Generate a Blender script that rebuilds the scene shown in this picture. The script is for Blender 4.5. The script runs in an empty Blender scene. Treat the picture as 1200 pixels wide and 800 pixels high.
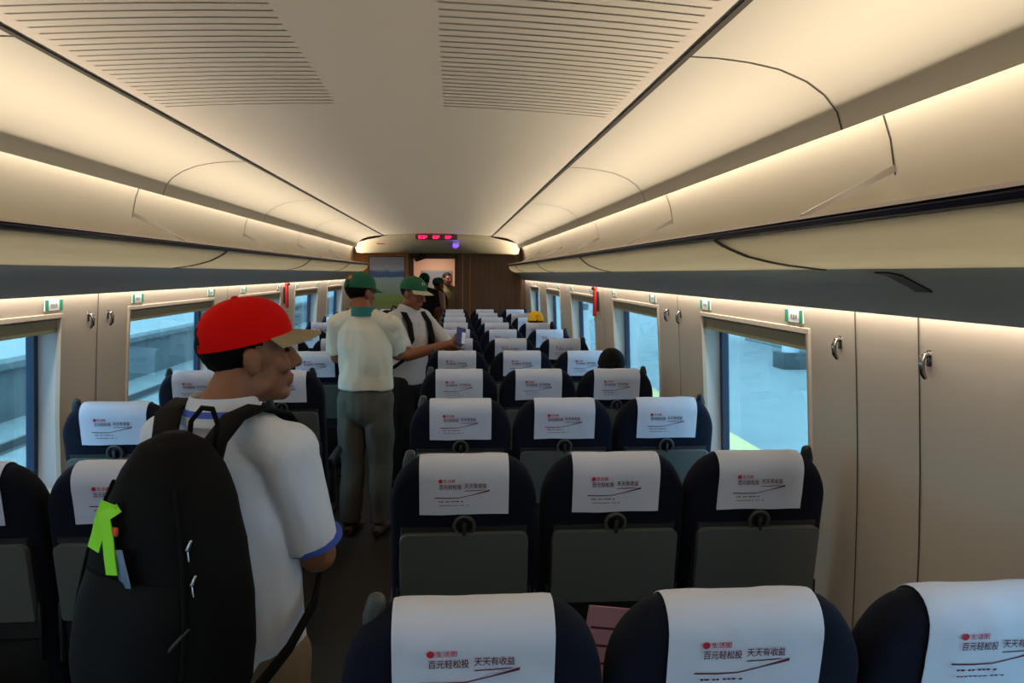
import bpy, bmesh, math, random
import numpy as np
from mathutils import Vector, Matrix, noise
random.seed(7)
scene = bpy.context.scene
col = scene.collection
R = math.radians
EYE = 1.70
CX = -0.21            # centre line of the car, camera stands at x = 0, y = 0
Y0, Y1 = -4.0, 12.2

# ------------------------------------------------------------------ materials
def lin(c):
    return tuple(((v/255)/12.92 if v/255 <= .04045 else ((v/255+.055)/1.055)**2.4) for v in c)
def mat(name, rgb, rough=.6, metal=0, nscale=0, namt=.15, bump=0, bscale=200, spec=.5, emit=None, estr=0, sheen=0):
    m = bpy.data.materials.new(name); m.use_nodes = True
    nt = m.node_tree; b = nt.nodes['Principled BSDF']
    c = lin(rgb)
    b.inputs['Base Color'].default_value = (*c, 1)
    b.inputs['Roughness'].default_value = rough
    b.inputs['Metallic'].default_value = metal
    b.inputs['Specular IOR Level'].default_value = spec
    if sheen: b.inputs['Sheen Weight'].default_value = sheen
    tc = nt.nodes.new('ShaderNodeTexCoord')
    if nscale:
        n = nt.nodes.new('ShaderNodeTexNoise'); n.inputs['Scale'].default_value = nscale; n.inputs['Detail'].default_value = 4
        nt.links.new(tc.outputs['Object'], n.inputs['Vector'])
        r = nt.nodes.new('ShaderNodeValToRGB')
        r.color_ramp.elements[0].position = .3; r.color_ramp.elements[1].position = .7
        r.color_ramp.elements[0].color = (*[v*(1-namt) for v in c], 1)
        r.color_ramp.elements[1].color = (*[min(1, v*(1+namt)) for v in c], 1)
        nt.links.new(n.outputs['Fac'], r.inputs['Fac']); nt.links.new(r.outputs['Color'], b.inputs['Base Color'])
    if bump:
        n2 = nt.nodes.new('ShaderNodeTexNoise'); n2.inputs['Scale'].default_value = bscale; n2.inputs['Detail'].default_value = 3
        nt.links.new(tc.outputs['Object'], n2.inputs['Vector'])
        bp = nt.nodes.new('ShaderNodeBump'); bp.inputs['Strength'].default_value = bump; bp.inputs['Distance'].default_value = .004
        nt.links.new(n2.outputs['Fac'], bp.inputs['Height']); nt.links.new(bp.outputs['Normal'], b.inputs['Normal'])
    if emit:
        b.inputs['Emission Color'].default_value = (*lin(emit), 1); b.inputs['Emission Strength'].default_value = estr
    return m
def glass_mat(name, tint, refl=.08):
    m = bpy.data.materials.new(name); m.use_nodes = True; nt = m.node_tree; nt.nodes.clear()
    o = nt.nodes.new('ShaderNodeOutputMaterial'); t = nt.nodes.new('ShaderNodeBsdfTransparent'); g = nt.nodes.new('ShaderNodeBsdfGlossy')
    t.inputs['Color'].default_value = (*tint, 1); g.inputs['Roughness'].default_value = .02; g.inputs['Color'].default_value = (.9, .95, 1, 1)
    lw = nt.nodes.new('ShaderNodeLayerWeight'); lw.inputs['Blend'].default_value = .5
    pw = nt.nodes.new('ShaderNodeMath'); pw.operation = 'POWER'; pw.inputs[1].default_value = 4.0
    f = nt.nodes.new('ShaderNodeMath'); f.operation = 'MULTIPLY_ADD'; f.inputs[1].default_value = .5; f.inputs[2].default_value = .03
    nt.links.new(lw.outputs['Facing'], pw.inputs[0]); nt.links.new(pw.outputs[0], f.inputs[0])
    mx = nt.nodes.new('ShaderNodeMixShader')
    nt.links.new(f.outputs[0], mx.inputs[0]); nt.links.new(t.outputs[0], mx.inputs[1]); nt.links.new(g.outputs[0], mx.inputs[2])
    nt.links.new(mx.outputs[0], o.inputs['Surface'])
    return m
def wood_mat(name, c1, c2, rough=.35, scale=6):
    m = mat(name, c1, rough); nt = m.node_tree; b = nt.nodes['Principled BSDF']
    tc = nt.nodes.new('ShaderNodeTexCoord'); mp = nt.nodes.new('ShaderNodeMapping'); mp.inputs['Scale'].default_value = (scale, scale, .5)
    n = nt.nodes.new('ShaderNodeTexNoise'); n.inputs['Scale'].default_value = 4; n.inputs['Detail'].default_value = 6
    r = nt.nodes.new('ShaderNodeValToRGB'); r.color_ramp.elements[0].color = (*lin(c1), 1); r.color_ramp.elements[1].color = (*lin(c2), 1)
    r.color_ramp.elements[0].position = .35; r.color_ramp.elements[1].position = .65
    nt.links.new(tc.outputs['Object'], mp.inputs['Vector']); nt.links.new(mp.outputs[0], n.inputs['Vector'])
    nt.links.new(n.outputs['Fac'], r.inputs['Fac']); nt.links.new(r.outputs['Color'], b.inputs['Base Color'])
    return m

M = {}
M['ceiling'] = mat('ceiling_laminate', (236, 220, 202), .5)
M['cove'] = mat('cove_laminate', (206, 196, 178), .45)
M['groove'] = mat('groove_dark', (70, 62, 52), .8)
M['wall'] = mat('wall_laminate', (186, 174, 158), .55, nscale=3, namt=.03)
M['jamb'] = mat('window_jamb', (200, 202, 206), .5)
M['gasket'] = mat('window_gasket', (22, 34, 66), .5)
M['blind'] = mat('blind_fabric', (142, 132, 110), .8)
M['blind_bar'] = mat('blind_bar', (176, 168, 128), .5)
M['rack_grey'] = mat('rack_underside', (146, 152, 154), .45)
M['rail'] = mat('rack_rail_dark', (44, 40, 62), .25, metal=.6)
M['railcap'] = mat('rail_cap_grey', (150, 138, 142), .3)
M['slot'] = mat('slot_dark', (172, 157, 138), .8)
M['alu'] = mat('aluminium', (206, 200, 200), .25, metal=.9)
def frosted(name, rgb):
    m = mat(name, rgb, .15, spec=.6); nt = m.node_tree; b = nt.nodes['Principled BSDF']; o = nt.nodes['Material Output']
    t = nt.nodes.new('ShaderNodeBsdfTranslucent'); t.inputs['Color'].default_value = (*lin(rgb), 1)
    mx = nt.nodes.new('ShaderNodeMixShader'); mx.inputs[0].default_value = .8
    nt.links.new(b.outputs[0], mx.inputs[1]); nt.links.new(t.outputs[0], mx.inputs[2]); nt.links.new(mx.outputs[0], o.inputs['Surface'])
    return m
M['rack_glass'] = frosted('rack_frosted_panel', (248, 248, 238))
M['floor'] = mat('floor_covering', (44, 40, 36), .6, nscale=60, namt=.2)
M['navy'] = mat('navy_fabric', (15, 19, 34), .9, nscale=400, namt=.25, bump=.25, bscale=700, spec=.15, sheen=.02)
M['shell'] = mat('seat_shell', (34, 36, 38), .55)
M['tray'] = mat('tray_grey', (84, 88, 86), .42)
M['dark'] = mat('dark_plastic', (24, 25, 28), .45)
M['handle'] = mat('handle_grey', (66, 66, 64), .5)
M['cloth'] = mat('white_cover_cloth', (200, 206, 226), .9, bump=.12, bscale=500)
M['red'] = mat('print_red', (190, 30, 52), .8)
M['maroon'] = mat('print_maroon', (92, 22, 44), .8)
M['wood_dark'] = wood_mat('wood_dark', (70, 46, 28), (92, 62, 38))
M['wood_brown'] = wood_mat('wood_brown', (86, 58, 38), (104, 72, 46))
M['wood_orange'] = wood_mat('wood_orange', (186, 112, 46), (208, 132, 60))
M['header'] = mat('header_panel', (190, 176, 148), .5)
M['black'] = mat('black_plastic', (14, 14, 15), .5)
M['led'] = mat('led_red', (60, 5, 15), .5, emit=(255, 30, 90), estr=3.0)
M['violet'] = mat('violet_lamp', (40, 20, 120), .3, emit=(70, 40, 255), estr=6.0)
M['white'] = mat('white_plastic', (225, 225, 225), .4)
M['green'] = mat('plate_green', (40, 140, 110), .5)
M['redplastic'] = mat('red_plastic', (190, 28, 24), .4)
M['chrome'] = mat('chrome', (150, 145, 142), .18, metal=1)
M['skin'] = mat('skin_brown', (134, 88, 64), .5, nscale=30, namt=.06)
M['skin2'] = mat('skin_tan', (140, 84, 58), .5, nscale=30, namt=.06)
M['hair'] = mat('black_hair', (7, 6, 6), .75, spec=.15, bump=.4, bscale=160)
M['redcap'] = mat('red_cap_cloth', (216, 10, 6), .85, spec=.15, bump=.15, bscale=500)
M['tan'] = mat('tan_cap_cloth', (150, 138, 112), .8, bump=.15, bscale=500)
M['greencap'] = mat('green_cap_cloth', (14, 96, 66), .8, bump=.15, bscale=500)
M['whitebrim'] = mat('pale_brim_cloth', (184, 176, 156), .8)
M['yellowcap'] = mat('yellow_cap_cloth', (244, 186, 10), .8)
M['orange'] = mat('orange_badge', (226, 80, 40), .7)
M['shirt1'] = mat('white_polo_cloth', (206, 214, 230), .9, bump=.15, bscale=300)
M['stripe'] = mat('blue_trim', (62, 92, 190), .85)
M['shirt2'] = mat('cream_shirt_cloth', (218, 212, 196), .9, bump=.15, bscale=300)
M['shirt3'] = mat('grey_white_polo', (192, 190, 196), .9, bump=.15, bscale=300)
M['teal'] = mat('teal_collar', (40, 112, 116), .85)
M['khaki'] = mat('khaki_trousers', (118, 102, 80), .85, bump=.2, bscale=200)
M['greygreen'] = mat('grey_green_trousers', (88, 86, 78), .85, bump=.2, bscale=200)
M['blackcloth'] = mat('black_cloth', (20, 20, 22), .85, bump=.2, bscale=200)
M['packcloth'] = mat('backpack_nylon', (9, 9, 11), .8, spec=.15, bump=.3, bscale=350)
M['packgrey'] = mat('backpack_grey_panel', (13, 13, 15), .8, spec=.15, bump=.3, bscale=350)
M['brown'] = mat('brown_leather', (74, 50, 36), .5)
M['neon'] = mat('neon_ribbon', (150, 240, 20), .6)
M['card'] = mat('luggage_card', (108, 128, 160), .4)
M['blue'] = mat('phone_blue', (34, 46, 120), .35)
M['pink'] = mat('magazine_pink', (206, 150, 160), .5)
M['paper'] = mat('paper_tan', (196, 170, 140), .6)
M['eye'] = mat('eye_dark', (30, 22, 20), .2)
M['glass'] = glass_mat('tinted_window_glass', (.45, .685, .80))
M['platform'] = mat('platform_paving', (136, 140, 138), .8, nscale=1.5, namt=.08)
M['beige'] = mat('platform_edge_strip', (226, 196, 130), .8)
M['concrete'] = mat('platform_concrete', (84, 90, 90), .85, nscale=2, namt=.2)
M['ballast'] = mat('track_bed', (128, 130, 128), .9, nscale=4, namt=.15)
M['rust'] = mat('rail_steel', (62, 60, 60), .6)
M['kiosk'] = mat('kiosk_panel', (120, 128, 130), .5)
M['steel'] = mat('painted_steel', (206, 212, 216), .4)

# ------------------------------------------------------------------ object helpers
def tag(o, label=None, cat=None, group=None, kind=None):
    if label: o['label'] = label
    if cat: o['category'] = cat
    if group: o['group'] = group
    if kind: o['kind'] = kind
    return o
def empty(name, loc=(0, 0, 0), rz=0):
    o = bpy.data.objects.new(name, None); col.objects.link(o); o.location = loc; o.rotation_euler = (0, 0, rz); o.empty_display_size = .1
    return o
def link(name, me, parent=None):
    o = bpy.data.objects.new(name, me); col.objects.link(o)
    if parent: o.parent = parent
    return o
def obj(name, bm, mats, parent=None, smooth=True, angle=40, norm=True):
    if norm: bmesh.ops.recalc_face_normals(bm, faces=bm.faces)
    me = bpy.data.meshes.new(name); bm.to_mesh(me); bm.free()
    for m in (mats if isinstance(mats, (list, tuple)) else [mats]): me.materials.append(m)
    if smooth:
        me.shade_smooth()
        try: me.set_sharp_from_angle(angle=R(angle))
        except Exception: pass
    return link(name, me, parent)
def struct(o): o['kind'] = 'structure'; return o
def copy_tree(o, parent=None):
    c = o.copy(); col.objects.link(c)
    if parent: c.parent = parent
    for ch in o.children: copy_tree(ch, c)
    return c
def box(bm, lo, hi, bevel=0, seg=2, mi=0, M4=None):
    r = bmesh.ops.create_cube(bm, size=1)
    vs = r['verts']
    for v in vs:
        v.co = Vector([lo[i]+(v.co[i]+.5)*(hi[i]-lo[i]) for i in range(3)])
    fs = set(f for v in vs for f in v.link_faces)
    for f in fs: f.material_index = mi
    if bevel:
        es = list(set(e for v in vs for e in v.link_edges))
        g = bmesh.ops.bevel(bm, geom=es, offset=bevel, segments=seg, affect='EDGES', profile=.5)
        vs = list(set(v for f in g['faces'] for v in f.verts) | set(v for v in vs if v.is_valid))
        for f in set(f for v in vs for f in v.link_faces): f.material_index = mi
    if M4 is not None: bmesh.ops.transform(bm, matrix=M4, verts=[v for v in vs if v.is_valid])
    return vs
def ring_loft(bm, rings, closed_ends=True, mi=0, loop=True):
    V = [[bm.verts.new(p) for p in r] for r in rings]
    n = len(V[0])
    for a, b in zip(V, V[1:]):
        for i in range(n if loop else n-1):
            f = bm.faces.new((a[i], a[(i+1) % n], b[(i+1) % n], b[i])); f.material_index = mi
    if closed_ends:
        for r in (V[0], V[-1]):
            f = bm.faces.new(r); f.material_index = mi
    return V
def tube(bm, pts, rad, ref=(0, 1, 0), n=14, caps=True, mi=0):
    """closed tapering tube; radius = float or (side, along ref)"""
    pts = [Vector(p) for p in pts]; ref = Vector(ref)
    rad = [(r, r) if not isinstance(r, (tuple, list)) else r for r in rad]
    T = []
    for i in range(len(pts)):
        t = (pts[min(i+1, len(pts)-1)]-pts[max(i-1, 0)]).normalized(); T.append(t)
    def ring(p, t, ra, rb):
        b = ref-t*ref.dot(t)
        if b.length < .05: b = Vector((1, 0, 0))-t*t.x
        b.normalize(); a = t.cross(b)
        return [p+a*(ra*math.cos(k*2*math.pi/n))+b*(rb*math.sin(k*2*math.pi/n)) for k in range(n)]
    rings = []
    if caps:
        for th in (80, 50, 25):
            s, c_ = math.sin(R(th)), math.cos(R(th)); m = min(rad[0])
            rings.append(ring(pts[0]-T[0]*m*s, T[0], rad[0][0]*c_, rad[0][1]*c_))
    for p, t, r in zip(pts, T, rad): rings.append(ring(p, t, r[0], r[1]))
    if caps:
        for th in (25, 50, 80):
            s, c_ = math.sin(R(th)), math.cos(R(th)); m = min(rad[-1])
            rings.append(ring(pts[-1]+T[-1]*m*s, T[-1], rad[-1][0]*c_, rad[-1][1]*c_))
    ring_loft(bm, rings, True, mi)
def ell(bm, c, r, u=18, v=12, M4=None):
    g = bmesh.ops.create_uvsphere(bm, u_segments=u, v_segments=v, radius=1)
    for w in g['verts']: w.co = Vector((c[0]+w.co.x*r[0], c[1]+w.co.y*r[1], c[2]+w.co.z*r[2]))
    if M4 is not None: bmesh.ops.transform(bm, matrix=M4, verts=g['verts'])
def ribbon(bm, pts, y0, y1, th, side=1, mi=0):
    """profile of (u, z-above-eye) points, thickened outwards by th, run from y0 to y1"""
    P = [Vector((p[0], p[1])) for p in pts]; off = []
    for i, p in enumerate(P):
        t = (P[min(i+1, len(P)-1)]-P[max(i-1, 0)]).normalized()
        off.append(p+Vector((t.y, -t.x))*-th)
    loop = P+off[::-1]
    rings = [[(CX+side*p.x, y, EYE+p.y) for p in loop] for y in (y0, y1)]
    ring_loft(bm, rings, True, mi)

# remeshed organic surfaces
def fuse(name, bm, m, voxel, parent=None, smooth=6, wrinkle=0, wscale=(9, 9, 4)):
    me = bpy.data.meshes.new('tmp'); bmesh.ops.recalc_face_normals(bm, faces=bm.faces); bm.to_mesh(me); bm.free()
    o = bpy.data.objects.new('tmp', me); col.objects.link(o)
    md = o.modifiers.new('r', 'REMESH'); md.mode = 'VOXEL'; md.voxel_size = voxel
    sm = o.modifiers.new('s', 'SMOOTH'); sm.factor = .5; sm.iterations = smooth
    dg = bpy.context.evaluated_depsgraph_get(); dg.update()
    me2 = bpy.data.meshes.new_from_object(o.evaluated_get(dg))
    bpy.data.objects.remove(o); bpy.data.meshes.remove(me)
    if wrinkle:
        me2.update()
        nv = len(me2.vertices); C_ = np.empty(nv*3, 'f'); N_ = np.empty(nv*3, 'f')
        me2.vertices.foreach_get('co', C_); me2.vertex_normals.foreach_get('vector', N_)
        C_ = C_.reshape(-1, 3); N_ = N_.reshape(-1, 3); sc_ = np.array(wscale)
        K_ = np.array([.3+noise.noise(Vector(p))+.5*noise.noise(Vector(p*2.3+np.array((3, 1, 2)))) for p in C_*sc_])
        C_ = C_+N_*(wrinkle*K_)[:, None]
        me2.vertices.foreach_set('co', C_.astype('f').ravel())
    me2.name = name; me2.materials.clear(); me2.materials.append(m); me2.shade_smooth()
    return link(name, me2, parent)

# ------------------------------------------------------------------ camera
F = 880
vy = Vector((-70, 80, -F)).normalized(); d_ = R(.4)
vz = Vector((math.cos(d_), -math.sin(d_), 0)).cross(vy)
vz.normalize()
if vz.y < 0: vz = -vz
vx = vy.cross(vz)
cam = bpy.data.cameras.new('camera'); cam.lens = F/1200*36; cam.sensor_width = 36; cam.clip_start = .02
co = bpy.data.objects.new('camera', cam); col.objects.link(co)
m3 = Matrix((vx, vy, vz))
co.matrix_world = Matrix.Translation((0, 0, EYE)) @ m3.to_4x4()
scene.camera = co

# ------------------------------------------------------------------ floor, ceiling, coves
bm = bmesh.new(); box(bm, (-1.75, Y0, -.06), (1.35, 16.5, 0)); struct(obj('floor', bm, M['floor'], smooth=False))

# central ceiling panel with its transverse slots (slots y 1.3 .. 2.62 in two banks)
bm = bmesh.new()
zc = EYE+.54
def cpanel(u0, u1, y0, y1, dz=0, mi=0):
    vs = [bm.verts.new((CX+u, y, zc+.03*(1-(u/.785)**2)+dz)) for u, y in ((u0, y0), (u1, y0), (u1, y1), (u0, y1))]
    f = bm.faces.new(vs); f.material_index = mi
us = [-.785, -.74, -.6, -.46, -.32, -.18, -.06, .06, .18, .32, .46, .6, .74, .785]
def slots(ya, yb):
    y = ya
    while y < yb-.02:
        for u0, u1 in zip(us, us[1:]):
            mid = (u0+u1)/2
            if abs(mid) > .745 or abs(mid) < .17: cpanel(u0, u1, y, y+.045)
            else:
                cpanel(u0, u1, y, y+.036); cpanel(u0, u1, y+.036, y+.045, .006, 1)
        y += .045
    return y
y_a = Y0; blocks = [(1.2, 2.64)]
yy = Y0
for a, b in blocks:
    for u0, u1 in zip(us, us[1:]): cpanel(u0, u1, yy, a)
    yy = slots(a, b)
for u0, u1 in zip(us, us[1:]): cpanel(u0, u1, yy, 11.0)
bmesh.ops.remove_doubles(bm, verts=bm.verts, dist=.0004)
struct(obj('ceiling', bm, [M['ceiling'], M['slot']], smooth=False, norm=False))

LIP = [(.795, .54), (.87, .538), (.95, .53), (1.03, .515), (1.10, .488), (1.15, .455), (1.185, .415), (1.2, .37)]
BACK = [(1.255, .475), (1.30, .43), (1.33, .35), (1.348, .26), (1.355, .16), (1.355, .05)]
SEAMS = [-2.04+1.96*k for k in range(7)]
SEAMS = [s_ for s_ in SEAMS if s_ < 11]
def seam_ribs(bm, prof, side, y, w=.008, lift=.0015, mi=1):
    P = [Vector(p) for p in prof]
    q = []
    for i, p in enumerate(P):
        t = (P[min(i+1, len(P)-1)]-P[max(i-1, 0)]).normalized()
        q.append(p+Vector((t.y, -t.x))*lift)
    ring_loft(bm, [[(CX+side*p.x, yy_, EYE+p.y) for p in q] for yy_ in (y-w/2, y+w/2)], False, mi, loop=False)
for side, nm in ((-1, 'left'), (1, 'right')):
    bm = bmesh.new()
    ribbon(bm, LIP, Y0, 11.9, .012, side)
    for s_ in SEAMS: seam_ribs(bm, LIP, side, s_)
    struct(obj('ceiling_cove_'+nm, bm, [M['cove'], M['groove']], norm=True))
    bm = bmesh.new()   # dark seam between the flat ceiling and the cove
    box(bm, (CX+side*.789-.008, Y0, EYE+.535), (CX+side*.789+.008, 11.0, EYE+.5385))
    struct(obj('trim_ceiling_'+nm, bm, M['groove'], smooth=False))
    bm = bmesh.new()
    ribbon(bm, BACK, Y0, Y1, .012, side)
    for s_ in SEAMS: seam_ribs(bm, BACK[:4], side, s_, .007)
    struct(obj('wall_rack_'+nm, bm, [M['cove'], M['groove']]))
# outer roof shell keeps daylight out of the ceiling space
bm = bmesh.new()
sh = [(-1.50, -.1), (-1.45, .5), (-1.1, .72), (0, .8), (1.1, .72), (1.45, .5), (1.50, -.1)]
rr = []
for y in (Y0-.05, 16.5): rr.append([(CX+a, y, EYE+b) for a, b in sh]+[(CX+a*1.04, y, EYE+b+.05) for a, b in sh[::-1]])
ring_loft(bm, rr)
struct(obj('roof_shell', bm, M['white'], smooth=False))

# ------------------------------------------------------------------ side walls with window openings
WU = [(-.02, 1.372), (-.2, 1.388), (-.6, 1.414), (-.91, 1.42), (-1.7, 1.42)]
def wu(zr):
    for (a, ua), (b, ub) in zip(WU, WU[1:]):
        if zr <= a and zr >= b: return ua+(ub-ua)*(a-zr)/(a-b)
    return WU[0][1] if zr > WU[0][0] else WU[-1][1]
WIN = {1: [(-3.7, -2.45), (-1.76, -.46), (.2, 1.37), (2.39, 3.46), (4.22, 5.44), (6.17, 7.4), (8.18, 9.36), (10.15, 11.3)],
       -1: [(-3.95, -2.7), (-2.0, -.75), (-.1, 1.25), (1.88, 3.2), (3.85, 5.18), (5.8, 7.15), (7.8, 9.1), (9.8, 11.1)]}
ZS, ZT = .79, 1.505
def wall_slab(bm, side, za, zb, ya, yb, n=1, th=.02, mi=0):
    zs = [za+(zb-za)*k/n for k in range(n+1)]
    pts = [(wu(z-EYE), z-EYE) for z in zs]
    rings = [[(CX+side*u, y, EYE+z) for u, z in pts]+[(CX+side*(u+th), y, EYE+z) for u, z in pts[::-1]] for y in (ya, yb)]
    ring_loft(bm, rings, True, mi)
nwin = 0
for side, nm in ((-1, 'left'), (1, 'right')):
    bm = bmesh.new()
    wall_slab(bm, side, 0, ZS, Y0, Y1, 2, .1)
    wall_slab(bm, side, ZT, EYE-.02, Y0, Y1, 2, .1)
    ed = [Y0]
    for a, b in WIN[side]: ed += [a, b]
    ed.append(Y1)
    for a, b in zip(ed[::2], ed[1::2]):
        wall_slab(bm, side, ZS, ZT, a, b, 6, .1)
    # panel joints
    joints = [2.10, 1.81] if side > 0 else []
    for k, (a, b) in enumerate(zip(ed[::2], ed[1::2])):
        if k == 0: continue
        if side > 0 and k == 3: js = [2.10, 1.80]
        else: js = [(a+b)/2]
        for j in js:
            if j > Y1-.1: continue
            seg = []
            for y in (j-.003, j+.003):
                seg.append([(CX+side*(wu(z-EYE)-.0012), y, z) for z in [.1, .5, .8, 1.0, 1.2, 1.4, 1.6]])
            ring_loft(bm, seg, False, 1, loop=False)
    struct(obj('wall_'+nm, bm, [M['wall'], M['groove']], angle=30))
    for a, b in WIN[side]:
        nwin += 1
        w = empty('window_%d' % nwin, (0, 0, 0)); struct(w)
        # jamb liner set in the opening
        bm = bmesh.new()
        D = .085
        def liner(y_in, y_out):
            lo = []
            for z in (ZS, 1.1, ZT): lo.append((wu(z-EYE), z))
            for (u, z), (u2, z2) in zip(lo, lo[1:]):
                bm.faces.new([bm.verts.new(p) for p in ((CX+side*(u-.004), y_in, z), (CX+side*(u+D), y_out, z), (CX+side*(u2+D), y_out, z2), (CX+side*(u2-.004), y_in, z2))])
        liner(a+.002, a+.03); liner(b-.002, b-.03)
        us_, ut = wu(ZS-EYE), wu(ZT-EYE)
        bm.faces.new([bm.verts.new(p) for p in ((CX+side*(us_-.004), a, ZS+.002), (CX+side*(us_-.004), b, ZS+.002), (CX+side*(us_+D), b, ZS+.03), (CX+side*(us_+D), a, ZS+.03))])
        bm.faces.new([bm.verts.new(p) for p in ((CX+side*(ut-.004), a, ZT-.002), (CX+side*(ut-.004), b, ZT-.002), (CX+side*(ut+D), b, ZT-.002), (CX+side*(ut+D), a, ZT-.002))])
        bmesh.ops.remove_doubles(bm, verts=bm.verts, dist=.0001)
        obj('window_frame', bm, M['jamb'], w, smooth=False)
        bm = bmesh.new()   # raised outer rim
        for y in (a, b):
            s2 = .012
            rings = []
            for z in (ZS-.03, ZS+.1, 1.1, 1.3, ZT+.02):
                u = wu(z-EYE)
                rings.append([(CX+side*(u+.006), y-s2, z), (CX+side*(u-.009), y-s2*.6, z), (CX+side*(u-.009), y+s2*.6, z), (CX+side*(u+.006), y+s2, z)])
            ring_loft(bm, rings)
        for z in (ZS-.018, ZT+.012):
            u = wu(z-EYE)
            ring_loft(bm, [[(CX+side*(u+.006), y, z-.012), (CX+side*(u-.009), y, z-.008), (CX+side*(u-.009), y, z+.008), (CX+side*(u+.006), y, z+.012)] for y in (a-.01, b+.01)])
        obj('window_rim', bm, M['wall'], w)
        bm = bmesh.new()   # dark gasket frame around the pane
        ug = [wu(z-EYE)+D for z in (ZS, ZT)]
        def bar(ya, yb, za, zb):
            ua = ug[0]+(ug[1]-ug[0])*(za-ZS)/(ZT-ZS); ub = ug[0]+(ug[1]-ug[0])*(zb-ZS)/(ZT-ZS)
            ring_loft(bm, [[(CX+side*(ua-.012), y, za), (CX+side*(ub-.012), y, zb), (CX+side*(ub+.02), y, zb), (CX+side*(ua+.02), y, za)] for y in (ya, yb)])
        bar(a+.02, a+.055, ZS, ZT); bar(b-.055, b-.02, ZS, ZT); bar(a+.02, b-.02, ZS+.02, ZS+.055); bar(a+.02, b-.02, ZT-.04, ZT)
        obj('gasket', bm, M['gasket'], w, smooth=False)
        bm = bmesh.new()
        ring_loft(bm, [[(CX+side*(ug[0]+.002), y, ZS), (CX+side*(ug[1]+.002), y, ZT), (CX+side*(ug[1]+.008), y, ZT), (CX+side*(ug[0]+.008), y, ZS)] for y in (a+.01, b-.01)])
        obj('glass_pane', bm, M['glass'], w, smooth=False)
        bm = bmesh.new()   # rolled blind at the top of the opening
        zt = ZT-.004; u = wu(zt-EYE)
        ring_loft(bm, [[(CX+side*(u+.004), y, zt), (CX+side*(u+.012), y, zt-.04), (CX+side*(u+.05), y, zt-.045), (CX+side*(u+.06), y, zt)] for y in (a+.004, b-.004)])
        obj('blind', bm, M['blind'], w)
        bm = bmesh.new()
        ring_loft(bm, [[(CX+side*(u+.014), y, zt-.040), (CX+side*(u+.012), y, zt-.052), (CX+side*(u+.026), y, zt-.056), (CX+side*(u+.028), y, zt-.042)] for y in (a+.008, b-.008)])
        obj('blind_bar', bm, M['blind_bar'], w)
bm = bmesh.new(); box(bm, (-1.8, Y0-.1, 0), (1.4, Y0, 2.6)); struct(obj('wall_back', bm, M['wall'], smooth=False))
for side, nm in ((-1, 'left'), (1, 'right')):
    bm = bmesh.new()
    box(bm, (CX+side*1.36-.004, 2.0 if False else Y0, .0), (CX+side*1.36+.004, Y1, .12)) if False else box(bm, (CX+side*1.405-.012, Y0, 0), (CX+side*1.405+.012, Y1, .14), .004)
    struct(obj('baseboard_'+nm, bm, M['shell'], smooth=False))

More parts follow.
